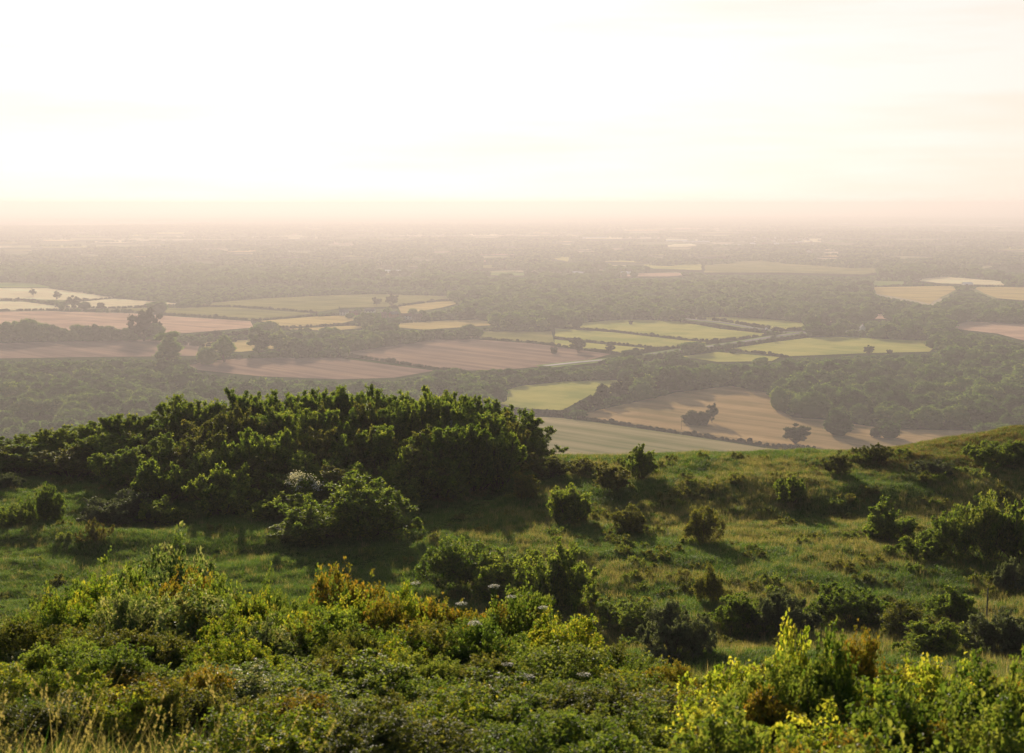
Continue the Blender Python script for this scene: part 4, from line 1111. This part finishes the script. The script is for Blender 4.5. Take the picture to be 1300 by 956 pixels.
# ------------------------------------------------------------------ separate bushes on the grass bench: (kind, px, base py, top py, width px, label)
BUSH = [
    ('mid0', 280, 656, 588, 100, 'round dark bush leaning out of the thicket over the grass'),
    ('mid1', 205, 640, 575, 80, 'dark bush at the thicket foot left of the round dark bush'),
    ('dome0', 448, 690, 606, 185, 'large dense dome of leaves in front of the thicket'),
    ('mid2', 362, 664, 622, 90, 'low wide bush between the round dark bush and the large dome'),
    ('bright0', 350, 640, 602, 70, 'bright green bush tucked against the thicket'),
    ('dome1', 400, 690, 655, 120, 'low skirt of bramble at the left foot of the large dome'),
    ('mid1', 520, 640, 560, 90, 'dark shrub where the thicket meets the grass, right of the large dome'),
    ('mid2', 600, 606, 548, 90, 'shrub near the right end of the thicket foot'),
    ('mid0', 672, 592, 548, 60, 'trailing bush at the right tip of the thicket'),
    ('dome0', 56, 664, 616, 62, 'small dark rounded bush on the grass at the far left'),
    ('greydome0', 150, 668, 624, 110, 'grey-green spreading bush on the grass at left'),
    ('mid0', 200, 670, 632, 70, 'dark green low bush right of the grey-green one'),
    ('russet0', 120, 694, 658, 50, 'small orange-tinted bush on the grass'),
    ('dome1', 12, 672, 638, 60, 'low dark bush cut by the left edge'),
    ('greydome1', 6, 622, 598, 50, 'small pale bush at the left edge under the thicket'),
    ('olive0', 663, 638, 596, 50, 'olive bush with thin stems at the right end of the grass hollow'),
    ('olive1', 700, 610, 578, 56, 'olive bush behind the thin-stemmed one'),
    ('round1', 722, 664, 606, 56, 'dark-footed upright bush in the middle of the grass'),
    ('olive0', 772, 628, 585, 66, 'olive bush near the lip of the hill'),
    ('tall1', 812, 612, 566, 46, 'tall spindly bush standing highest on the lip'),
    ('olive1', 742, 606, 582, 44, 'small bush on the lip left of the tall spindly bush'),
    ('small0', 796, 680, 640, 52, 'thin pale bush among the long grass'),
    ('small1', 893, 694, 640, 52, 'yellow-green bush beside the grass bank'),
    ('mid1', 1003, 646, 598, 54, 'dark rounded bush on the grass bank'),
    ('olive0', 1066, 606, 574, 48, 'bush on the lip with a dark right side'),
    ('olive1', 1112, 590, 562, 44, 'olive bush at the foot of the brown crest'),
    ('greydome0', 1184, 604, 582, 66, 'pale grey low bush on the slope below the brown crest'),
    ('dome1', 1262, 594, 558, 78, 'flat dark bush hugging the crest at right'),
    ('dome0', 1300, 592, 556, 70, 'dark flat bush on the crest cut by the right edge'),
    ('round0', 1130, 688, 630, 66, 'pale round hawthorn alone on the right of the hollow'),
    ('mid2', 1172, 716, 672, 66, 'grey bush at the left end of the right-hand thicket'),
    ('bright0', 1215, 712, 640, 76, 'bright green bush in the left half of the right-hand thicket'),
    ('bright1', 1262, 716, 622, 84, 'tallest bright green bush of the right-hand thicket'),
    ('mid1', 1308, 722, 618, 90, 'dark green bush of the right-hand thicket at the frame edge'),
    ('greydome1', 1292, 752, 704, 56, 'grey leafy bush low at the right edge'),
    ('bright1', 592, 752, 678, 110, 'sunlit-topped round bush at centre, left half of the pair'),
    ('dome1', 655, 770, 694, 130, 'dense dark ivy-like bush in the middle of the centre pair'),
    ('dome0', 705, 786, 690, 120, 'broad dark bush at centre with a glowing top edge'),
    ('small0', 900, 770, 716, 40, 'small upright bush in front of the long grass'),
    ('dome1', 800, 806, 758, 96, 'low dark bush in the dip right of the centre pair'),
    ('greydome0', 862, 836, 766, 110, 'grey-green mound of leaves below the long grass'),
    ('dome0', 940, 812, 752, 92, 'dark mound right of the grey-green mound'),
    ('greydome1', 990, 808, 744, 90, 'olive-grey mound at lower right of centre'),
    ('dome1', 1080, 800, 738, 110, 'low dark bush below the pale grass at right'),
    ('round0', 1208, 794, 736, 60, 'round-headed small dark tree-like bush at right'),
    ('greydome0', 1275, 838, 770, 120, 'grey low bush behind the foreground leaves at right'),
    ('small1', 1150, 812, 762, 70, 'thin olive bush left of the round-headed bush'),
    ('dome0', 1190, 836, 785, 110, 'dark bush behind the foreground leaves at right'),
]
for b in BUSH:
    kind, bx, by, ty, wp, lb = b
    P = near_at(bx, by, 30.0); kk = kind.rstrip('0123456789')
    # the visible foot is the near side of the bush: move the centre back by part of its radius
    Rm = wp / FPX * P[1] / 2; Yc = P[1] + Rm * .6
    bush_to(kind, bx, Yc, ty, lb, None, 'bush', wpx=wp)

# white blossom on the thicket
def blossom(seed, n, sx, sz, size=.05):
    r = np.random.default_rng(seed); P = r.normal(size=(n, 3)) * np.array([sx, .25, sz]) * .5
    N = unit(rand_unit(n, r) + np.array([0, -.6, .6])); L = size * r.uniform(.7, 1.4, n)
    v, f = leaf_quads(P, np.cross(N, rand_unit(n, r)), N, L, L, 0)
    return mk_mesh('blossom', v, [f], [M['petal']], tint=np.repeat(r.uniform(0, 1, n), 4))
# (kept on its own elder bush as a part)
for bx, by, ty, wp, lb, sd in ((386, 650, 598, 74, 'elder bush dotted with white blossom at the thicket foot', 1), (572, 600, 535, 60, 'white-flowered bush on the near face of the thicket', 2)):
    P = near_at(bx, by, 30.0); e = bush_to('mid%d' % sd, bx, P[1] - 1.2 if sd == 2 else P[1] + .8, ty, lb, None, 'elder_bush', wpx=wp)
    for q in range(9):
        a = random.uniform(-2.4, -.7); hz = random.uniform(2.0, 3.0); rr = 2.05 * math.sqrt(max(.1, 1 - (hz / 3.2) ** 2))
        th = -e.rotation_euler.z
        o = link('flower_head', blossom(500 + 10 * sd + q, 60, .5, .35, .09), e, loc=(rr * math.cos(a + th), rr * math.sin(a + th), hz))

# ------------------------------------------------------------------ foreground shrubs, 7 to 22 m away
FP = {}
FP['bram'] = shrub_meshes('bramble', 601, 1.5, 1.2, .06, M['bramble'], n0=34, n1=13, n2=9, nl=9, upright=.25, ragged=.25, stem=.011, fine=True, wid=.62)
FP['dog'] = shrub_meshes('dogwood', 602, 1.5, 1.1, .055, M['yellow'], n0=30, n1=12, n2=9, nl=8, upright=.6, ragged=.35, stem=.010, fine=True, wid=.6)
FP['green'] = shrub_meshes('privet', 603, 1.5, 1.1, .055, M['bright'], n0=30, n1=12, n2=9, nl=8, upright=.7, ragged=.35, stem=.010, fine=True, wid=.6)
FP['amber'] = shrub_meshes('maple', 604, 1.6, 1.0, .05, M['amber'], n0=28, n1=12, n2=9, nl=8, upright=.8, ragged=.4, stem=.011, fine=True, wid=.8)
FP['dark'] = shrub_meshes('darkthorn', 605, 1.5, 1.1, .045, M['thorn'], n0=32, n1=12, n2=9, nl=9, upright=.6, ragged=.3, stem=.011, fine=True, wid=.7)
FP['olive'] = shrub_meshes('olivebush', 606, 1.5, 1.1, .05, M['olive'], n0=30, n1=12, n2=9, nl=8, upright=.7, ragged=.35, stem=.010, fine=True, wid=.6)
FP['clem'] = shrub_meshes('climber', 607, 1.0, .55, .044, M['lemon'], n0=12, n1=8, n2=5, nl=6, upright=.35, jit=.2, ragged=.9, stem=.008, fine=True, wid=.8)
FP['leafy'] = shrub_meshes('leafy', 608, 1.0, .7, .042, M['bright'], n0=22, n1=10, n2=7, nl=8, upright=.7, ragged=.6, stem=.008, fine=True, wid=.75)
FH = {'bram': 1.5, 'dog': 1.5, 'green': 1.5, 'amber': 1.6, 'dark': 1.5, 'olive': 1.5, 'clem': 1.0, 'leafy': 1.0}
FR = {'bram': 1.2, 'dog': 1.1, 'green': 1.1, 'amber': 1.0, 'dark': 1.1, 'olive': 1.1, 'clem': .55, 'leafy': .7}
def fore(kind, px, Y, top, wpx, label, name='shrub'):
    d = ray(px, top); X = d[0] * Y / d[1]; zt = CAMZ + d[2] * Y / d[1]; z = float(hill(X, Y))
    sz = max(zt - z, .4) / FH[kind]; sx = wpx / FPX * Y / 2 / FR[kind]
    return place_shrub(name, FP[kind], (X, Y, z), random.uniform(0, 6.28), (sx, sx, sz), label, 'shrub')
FORE = [
    ('bram', 215, 18.5, 690, 210, 'grey-leaved bramble rising highest at lower left'),
    ('dark', 130, 17.5, 712, 150, 'darker bramble shoulder left of the highest bramble'),
    ('dog', 150, 14.5, 742, 170, 'yellow-green dogwood glowing in the middle of the lower left bushes'),
    ('green', 60, 13.8, 748, 160, 'fresh green bush near the left edge'),
    ('bram', 235, 13.5, 752, 190, 'dark glossy bramble in front of the yellow dogwood'),
    ('olive', 20, 12.5, 785, 140, 'olive bush low at the left edge'),
    ('olive', 130, 11.8, 800, 160, 'olive bush low in the left foreground grass'),
    ('green', 342, 21.5, 718, 70, 'pale spire-shaped young shrub behind the lower left bushes'),
    ('dog', 322, 15.5, 752, 110, 'yellowish bush right of the dark bramble'),
    ('bram', 330, 12.6, 790, 150, 'leafy bramble low between the left bushes and the amber one'),
    ('amber', 452, 15.5, 706, 150, 'tall amber and orange tinted shrub'),
    ('green', 405, 15.8, 724, 80, 'green crown tucked behind the amber shrub'),
    ('dark', 420, 13.0, 768, 150, 'dark shaded shrub below the amber one'),
    ('dog', 490, 13.6, 745, 130, 'yellow-flecked bush right below the amber shrub'),
    ('green', 520, 16.5, 735, 90, 'green bush behind between the amber and reddish shrubs'),
    ('amber', 572, 14.5, 750, 130, 'reddish brown tinted shrub right of the amber one'),
    ('olive', 545, 12.0, 792, 160, 'olive shrub low at the centre bottom'),
    ('green', 662, 13.6, 738, 150, 'light green elder with flat white flower heads'),
    ('green', 610, 11.8, 778, 140, 'leafy green shrub low left of the elder'),
    ('dog', 715, 12.4, 778, 140, 'sunlit yellow-green shrub right of the elder'),
    ('green', 690, 10.6, 815, 190, 'fresh green shrub with flower heads at the bottom centre'),
    ('olive', 790, 11.8, 818, 120, 'low olive shrub right of the flowering ones'),
    ('amber', 845, 10.5, 838, 90, 'small amber shrub at the bottom edge'),
    ('amber', 505, 13.2, 752, 110, 'yellow-orange shrub just right of the tall amber one'),
    ('amber', 618, 13.8, 760, 100, 'rust-tinted shrub between the reddish one and the elder'),
    ('amber', 548, 12.4, 782, 120, 'low golden shrub under the reddish one'),
    ('amber', 385, 13.0, 782, 100, 'rust-tinted low shrub left of the dark shaded shrub'),
    ('amber', 250, 9.2, 838, 110, 'small rusty shrub at the bottom left among grass stalks'),
    ('clem', 935, 8.6, 795, 120, 'yellow blurred leafy shoots rising at bottom right of centre'),
    ('clem', 1008, 8.2, 726, 80, 'tallest glowing yellow-green climber at lower right'),
    ('leafy', 1050, 8.0, 782, 110, 'leafy green shrub under the tallest yellow climber'),
    ('leafy', 985, 7.6, 815, 140, 'low green shrub between the yellow shoots'),
    ('amber', 1085, 8.6, 792, 90, 'amber-leaved sprig in the right foreground'),
    ('clem', 1130, 7.8, 815, 120, 'yellow-green sprawling shrub at lower right'),
    ('clem', 1190, 8.2, 782, 150, 'arching yellow shoots at lower right'),
    ('leafy', 1225, 7.4, 818, 160, 'bright leafy shrub at the bottom right'),
    ('leafy', 1290, 7.4, 812, 120, 'bright leafy shrub at the right frame edge'),
    ('leafy', 1120, 6.8, 845, 200, 'broad low leafy shrub along the right bottom'),
    ('clem', 1030, 6.6, 850, 180, 'low yellow-green mat of leaves at right bottom'),
    ('clem', 900, 7.2, 848, 120, 'low yellow mat of leaves right of bottom centre'),
    ('leafy', 1260, 6.2, 868, 240, 'lowest leafy mat at the bottom right corner'),
    ('leafy', 940, 6.2, 878, 240, 'lowest green mat right of bottom centre'),
    ('olive', 800, 8.2, 868, 240, 'low olive mat along the bottom centre'),
    ('green', 620, 8.6, 862, 240, 'low green mat left of bottom centre'),
    ('dark', 450, 9.4, 838, 260, 'dark low bush below the amber shrub at the bottom'),
    ('bram', 290, 9.6, 850, 220, 'low bramble at the bottom left of the amber shrub'),
    ('leafy', 1120, 5.6, 905, 260, 'leafy mat cut by the bottom edge at right'),
    ('green', 720, 6.8, 905, 260, 'green mat cut by the bottom edge at centre'),
    ('olive', 520, 7.2, 900, 260, 'olive mat cut by the bottom edge left of centre'),
    ('dog', 330, 7.4, 905, 240, 'yellow-green mat cut by the bottom edge at left'),
]
FO = {}
for f in FORE: FO[f[5]] = fore(*f)

def fore_line(px): return np.interp(px, [-60, 0, 30, 100, 130, 200, 290, 330, 380, 420, 460, 510, 600, 660, 720, 790, 830, 900, 960, 990, 1040, 1090, 1140, 1190, 1250, 1300, 1360],
                                    [745, 748, 750, 735, 712, 705, 728, 750, 752, 730, 722, 750, 758, 750, 780, 806, 836, 828, 818, 800, 806, 812, 828, 818, 824, 834, 838])
SORT = {'dark': 'dark-leaved', 'olive': 'olive green', 'green': 'fresh green', 'dog': 'yellow-green', 'bram': 'grey-leaved', 'leafy': 'bright leafy', 'clem': 'yellow twining', 'amber': 'amber tinted'}
for row, (off, Yr, wr) in enumerate([(20, 1.0, 110), (40, .92, 115), (62, .84, 125), (88, .76, 135), (120, .66, 150), (160, .56, 180)]):
    px = -190 + row * 11
    while px < 1640:
        Y = np.interp(px, [0, 200, 600, 800, 950, 1300], [14.5, 16, 14, 12.5, 9.5, 8.8]) * Yr + random.uniform(-.3, .3)
        kd = random.choice(['dark', 'olive', 'olive', 'green', 'dog', 'amber', 'bram'] if px < 350 else ['dark', 'olive', 'green', 'amber', 'dog', 'amber'] if px < 640 else ['green', 'green', 'dog', 'olive', 'green'] if px < 820 else ['leafy', 'olive', 'clem', 'green', 'amber', 'leafy'])
        side = 'left' if px < 430 else 'centre' if px < 860 else 'right'
        fore(kd, px, Y, float(fore_line(px)) + off + random.uniform(-22, 20), wr * random.uniform(.8, 1.2),
             '%s low shrub filling the slope at the bottom %s' % (SORT[kd], side), 'low_shrub')['group'] = 'low shrubs filling the bottom of the slope'
        px += 46

def umbel(seed):
    r = np.random.default_rng(seed); n = 120; rad = .055
    a = r.uniform(0, 6.28, n); q = np.sqrt(r.uniform(0, 1, n)) * rad
    P = np.stack([q * np.cos(a), q * np.sin(a), .012 - q * q * 3 + r.normal(size=n) * .004], -1)
    N = unit(rand_unit(n, r) * .5 + np.array([0, 0, 1])); L = r.uniform(.008, .014, n)
    v, f = leaf_quads(P, np.cross(N, rand_unit(n, r)), N, L, L, 0)
    k = 14; aa = np.linspace(0, 6.28, k, endpoint=False); B = np.stack([np.cos(aa) * rad * .8, np.sin(aa) * rad * .8, np.zeros(k)], -1)
    tv, tf = tubes(np.repeat(np.array([[0, 0, -.12]]), k, 0), B, np.full(k, .0015), np.full(k, .001))
    tri = np.concatenate([tf[:, [0, 1, 2]], tf[:, [0, 2, 3]]]) + len(v)
    return mk_mesh('umbel', np.concatenate([v, tv]), [np.concatenate([f, tri])], [M['petal'], M['bright']], tint=np.concatenate([np.repeat(r.uniform(0, 1, n), 4), np.full(len(tv), .4)]), midx=[0] * len(f) + [1] * len(tri))
UM = [umbel(700 + s) for s in range(3)]
def add_umbel(owner, px, py, s=1.0, dy=-.5):
    e = FO[owner]; Y = e.location.y + dy; d = ray(px, py); W = Vector((d[0] * Y / d[1], Y, CAMZ + d[2] * Y / d[1]))
    o = link('flower_head', random.choice(UM), e)
    sc = e.scale; v = W - e.location; c, sn = math.cos(-e.rotation_euler.z), math.sin(-e.rotation_euler.z)
    o.location = ((v.x * c - v.y * sn) / sc.x, (v.x * sn + v.y * c) / sc.y, v.z / sc.z)
    o.scale = (s / sc.x, s / sc.y, s / sc.z)
for ow, x, y, s in (('green bush behind between the amber and reddish shrubs', 527, 741, 1.1), ('light green elder with flat white flower heads', 628, 745, 1.0),
                    ('light green elder with flat white flower heads', 650, 758, .9), ('light green elder with flat white flower heads', 690, 772, .9),
                    ('reddish brown tinted shrub right of the amber one', 586, 767, 1.1), ('leafy green shrub low left of the elder', 603, 792, 1.1),
                    ('fresh green shrub with flower heads at the bottom centre', 670, 860, .9), ('fresh green shrub with flower heads at the bottom centre', 741, 857, .9),
                    ('fresh green shrub with flower heads at the bottom centre', 644, 844, .8), ('sunlit yellow-green shrub right of the elder', 776, 848, .9),
                    ('sunlit yellow-green shrub right of the elder', 745, 825, .8), ('yellowish bush right of the dark bramble', 290, 776, 1.2),
                    ('light green elder with flat white flower heads', 668, 818, .8), ('leafy green shrub low left of the elder', 645, 845, .8)):
    add_umbel(ow, x, y, s)

# thin stake in the grass on the right
pole(1252, 790, 1.5, 'thin grey stake standing in the grass at right', lambda a, b: near_at(a, b, 30.0), r=.035, name='stake', cat='stake', cross=False, mat='stake')

# ------------------------------------------------------------------ grass
def tuft(seed, n, h, spread, width, mat, bend=.5, heads=0):
    r = np.random.default_rng(seed)
    a = r.uniform(0, 6.28, n); q = np.sqrt(r.uniform(0, 1, n)) * spread
    P0 = np.stack([q * np.cos(a), q * np.sin(a), np.full(n, -.04)], -1)
    b = r.uniform(0, 6.28, n); out = np.stack([np.cos(b), np.sin(b), np.zeros(n)], -1); side = np.stack([-np.sin(b + .6), np.cos(b + .6), np.zeros(n)], -1)
    H = h * r.uniform(.5, 1.15, n); B = bend * r.uniform(.2, 1.2, n)
    V = []; ks = 3
    for s in range(ks + 1):
        t = s / ks; c = P0 + np.array([0, 0, 1]) * (H * (t - .25 * B * t * t))[:, None] + out * (H * B * t * t)[:, None]
        w = width * (1 - t) ** .6 * .5 if s < ks else 0
        if s < ks: V += [c + side * w, c - side * w]
        else: V.append(c)
    V = np.stack(V, 1).reshape(-1, 3); i = (np.arange(n) * 7)[:, None]
    Q = np.concatenate([i + np.array([0, 1, 3, 2]), i + np.array([2, 3, 5, 4])]); T_ = i + np.array([4, 5, 6])
    tt = np.repeat(r.uniform(0, 1, n), 7)
    if heads:
        k = min(heads, n); tip = V.reshape(n, 7, 3)[:k, 6]; m = 26
        j = r.integers(0, k, k * m); off = r.uniform(0, 1, k * m)
        PP = tip[j] - (np.array([0, 0, 1]) * (off * h * .22)[:, None]) - out[j] * (off * h * .12)[:, None]
        D = unit(rand_unit(k * m, r) * .6 + np.array([0, 0, 1])); L = r.uniform(.012, .022, k * m)
        v, f = leaf_quads(PP, D, rand_unit(k * m, r), L, L * .4, 0)
        return mk_mesh('tuft', np.concatenate([V, v]), [Q, np.concatenate([T_, f + len(V)])], [mat], tint=np.concatenate([tt, np.repeat(r.uniform(.5, 1, k * m), 4)]))
    return mk_mesh('tuft', V, [Q, T_], [mat], tint=tt)

GT = [tuft(800 + s, 34, .30, .24, .016, M['grass'], bend=.8) for s in range(5)]
HT = [tuft(820 + s, 26, .50, .22, .012, M['hay'], bend=.5) for s in range(4)]
n = 205000
Yg = np.sqrt(rng.uniform(34 ** 2, 113 ** 2, n)); Xg = rng.uniform(-1, 1, n) * (Yg * .42 + 4)
Zg = hill(Xg, Yg)
gx, gy = project(np.stack([Xg, Yg, Zg], -1))
dens = fbm(Xg / 2.2, Yg / 2.2, 95, 3)
longm = np.clip((gx - 560) / 200, 0, 1) * np.clip((fbm(Xg / 6, Yg / 6, 97, 3) - .40) * 6, 0, 1)
isdry = rng.uniform(0, 1, n) < (.03 + .42 * longm)
dry_crest = (Xg > 20) & (Yg > 94)
isdry |= dry_crest & (rng.uniform(0, 1, n) < .4)
sg = (.45 + .9 * dens) * rng.uniform(.75, 1.3, n) * np.where(gx < 620, .8, 1.0)
pth = near_line(gx, gy, [(455, 722), (520, 692), (575, 662), (620, 636), (660, 618), (700, 604)], 5.0)
sg = np.where(pth, sg * .4, sg); isdry &= ~pth
kg = ~isdry & (rng.uniform(0, 1, n) < np.where(dry_crest & (Xg > 25), .35, .75))
scatter('grass', np.stack([Xg, Yg, Zg], -1)[kg], rng.uniform(0, 6.28, kg.sum()), np.stack([sg * 1.2, sg * 1.2, sg], -1)[kg], GT, 'green rough grass covering the hollow and lip of the hill', 'grass', 5)
sd = (.6 + .5 * dens) * rng.uniform(.7, 1.2, n) * np.where(dry_crest, .6, 1)
BT = [tuft(830 + s, 30, .26, .22, .014, M['heath'], bend=.8) for s in range(4)]
kh = (Xg > 24) & (Yg > 92) & (rng.uniform(0, 1, n) < .6)
scatter('heath_grass', np.stack([Xg, Yg, Zg], -1)[kh], rng.uniform(0, 6.28, kh.sum()), np.stack([sg, sg, sg * .9], -1)[kh], BT, 'brownish dry turf on the crest at the right', 'grass', 10)
kd_ = isdry & (rng.uniform(0, 1, n) < .8)
scatter('dry_grass', np.stack([Xg, Yg, Zg], -1)[kd_], rng.uniform(0, 6.28, kd_.sum()), np.stack([sd, sd, sd], -1)[kd_], HT, 'pale dry long grass in patches among the green', 'grass', 6)

WT = [shrub_meshes('weed', 880 + q, .55, .45, .07, M[mm], n0=9, n1=5, n2=4, nl=6, upright=.8, ragged=.4, stem=.006)[0] for q, mm in enumerate(['bright', 'olive', 'olive'])]
n = 1900
Yw = np.sqrt(rng.uniform(52 ** 2, 101 ** 2, n)); Xw = rng.uniform(-1, 1, n) * Yw * .40
kw = fbm(Xw / 4, Yw / 4, 99, 3) + rng.uniform(-.12, .12, n) > .52
kw &= (project(np.stack([Xw, Yw, hill(Xw, Yw)], -1))[0] > 560) | (rng.uniform(0, 1, n) < .25)
Xw, Yw = Xw[kw], Yw[kw]; sw_ = rng.uniform(.5, 1.3, len(Xw)) ** 1.4
scatter('weeds', np.stack([Xw, Yw, hill(Xw, Yw)], -1), rng.uniform(0, 6.28, len(Xw)), np.stack([sw_] * 3, -1), WT, 'low leafy weeds and seedlings dotted through the rough grass', 'weeds', 9)

# near slope grass under the foreground shrubs, and tall seeding stalks at the left
NT = [tuft(840 + s, 60, .26, .20, .006, M['hay' if s > 1 else 'grass'], bend=.7) for s in range(4)]
n = 34000
Yn = rng.uniform(4.0, 36, n); Xn = rng.uniform(-1, 1, n) * (Yn * .42 + 5); Zn = hill(Xn, Yn)
sn_ = rng.uniform(.7, 1.3, n)
scatter('meadow_grass', np.stack([Xn, Yn, Zn], -1), rng.uniform(0, 6.28, n), np.stack([sn_] * 3, -1), NT, 'green grass between the foreground shrubs', 'grass', 7)
ST = [tuft(860 + s, 6, .85, .14, .004, M['hay'], bend=.6, heads=4) for s in range(5)]
n = 70
Ys = rng.uniform(4.6, 7.2, n); Xs = (rng.uniform(-60, 420, n) - 650) / FPX * Ys
kk_ = rng.uniform(0, 1, n) < np.clip(1.15 - ((Xs / Ys * FPX + 650) / 420), .12, 1); Xs, Ys = Xs[kk_], Ys[kk_]
ss = rng.uniform(.65, 1.1, len(Ys))
scatter('seeding_grass', np.stack([Xs, Ys, hill(Xs, Ys)], -1), rng.uniform(0, 6.28, len(Ys)), np.stack([ss] * 3, -1), ST, 'tall tan grass stalks with seed heads at lower left', 'grass', 8)
print('trees', TREE_N[0], len(ind), 'woodland', len(R), len(G2), len(G3))
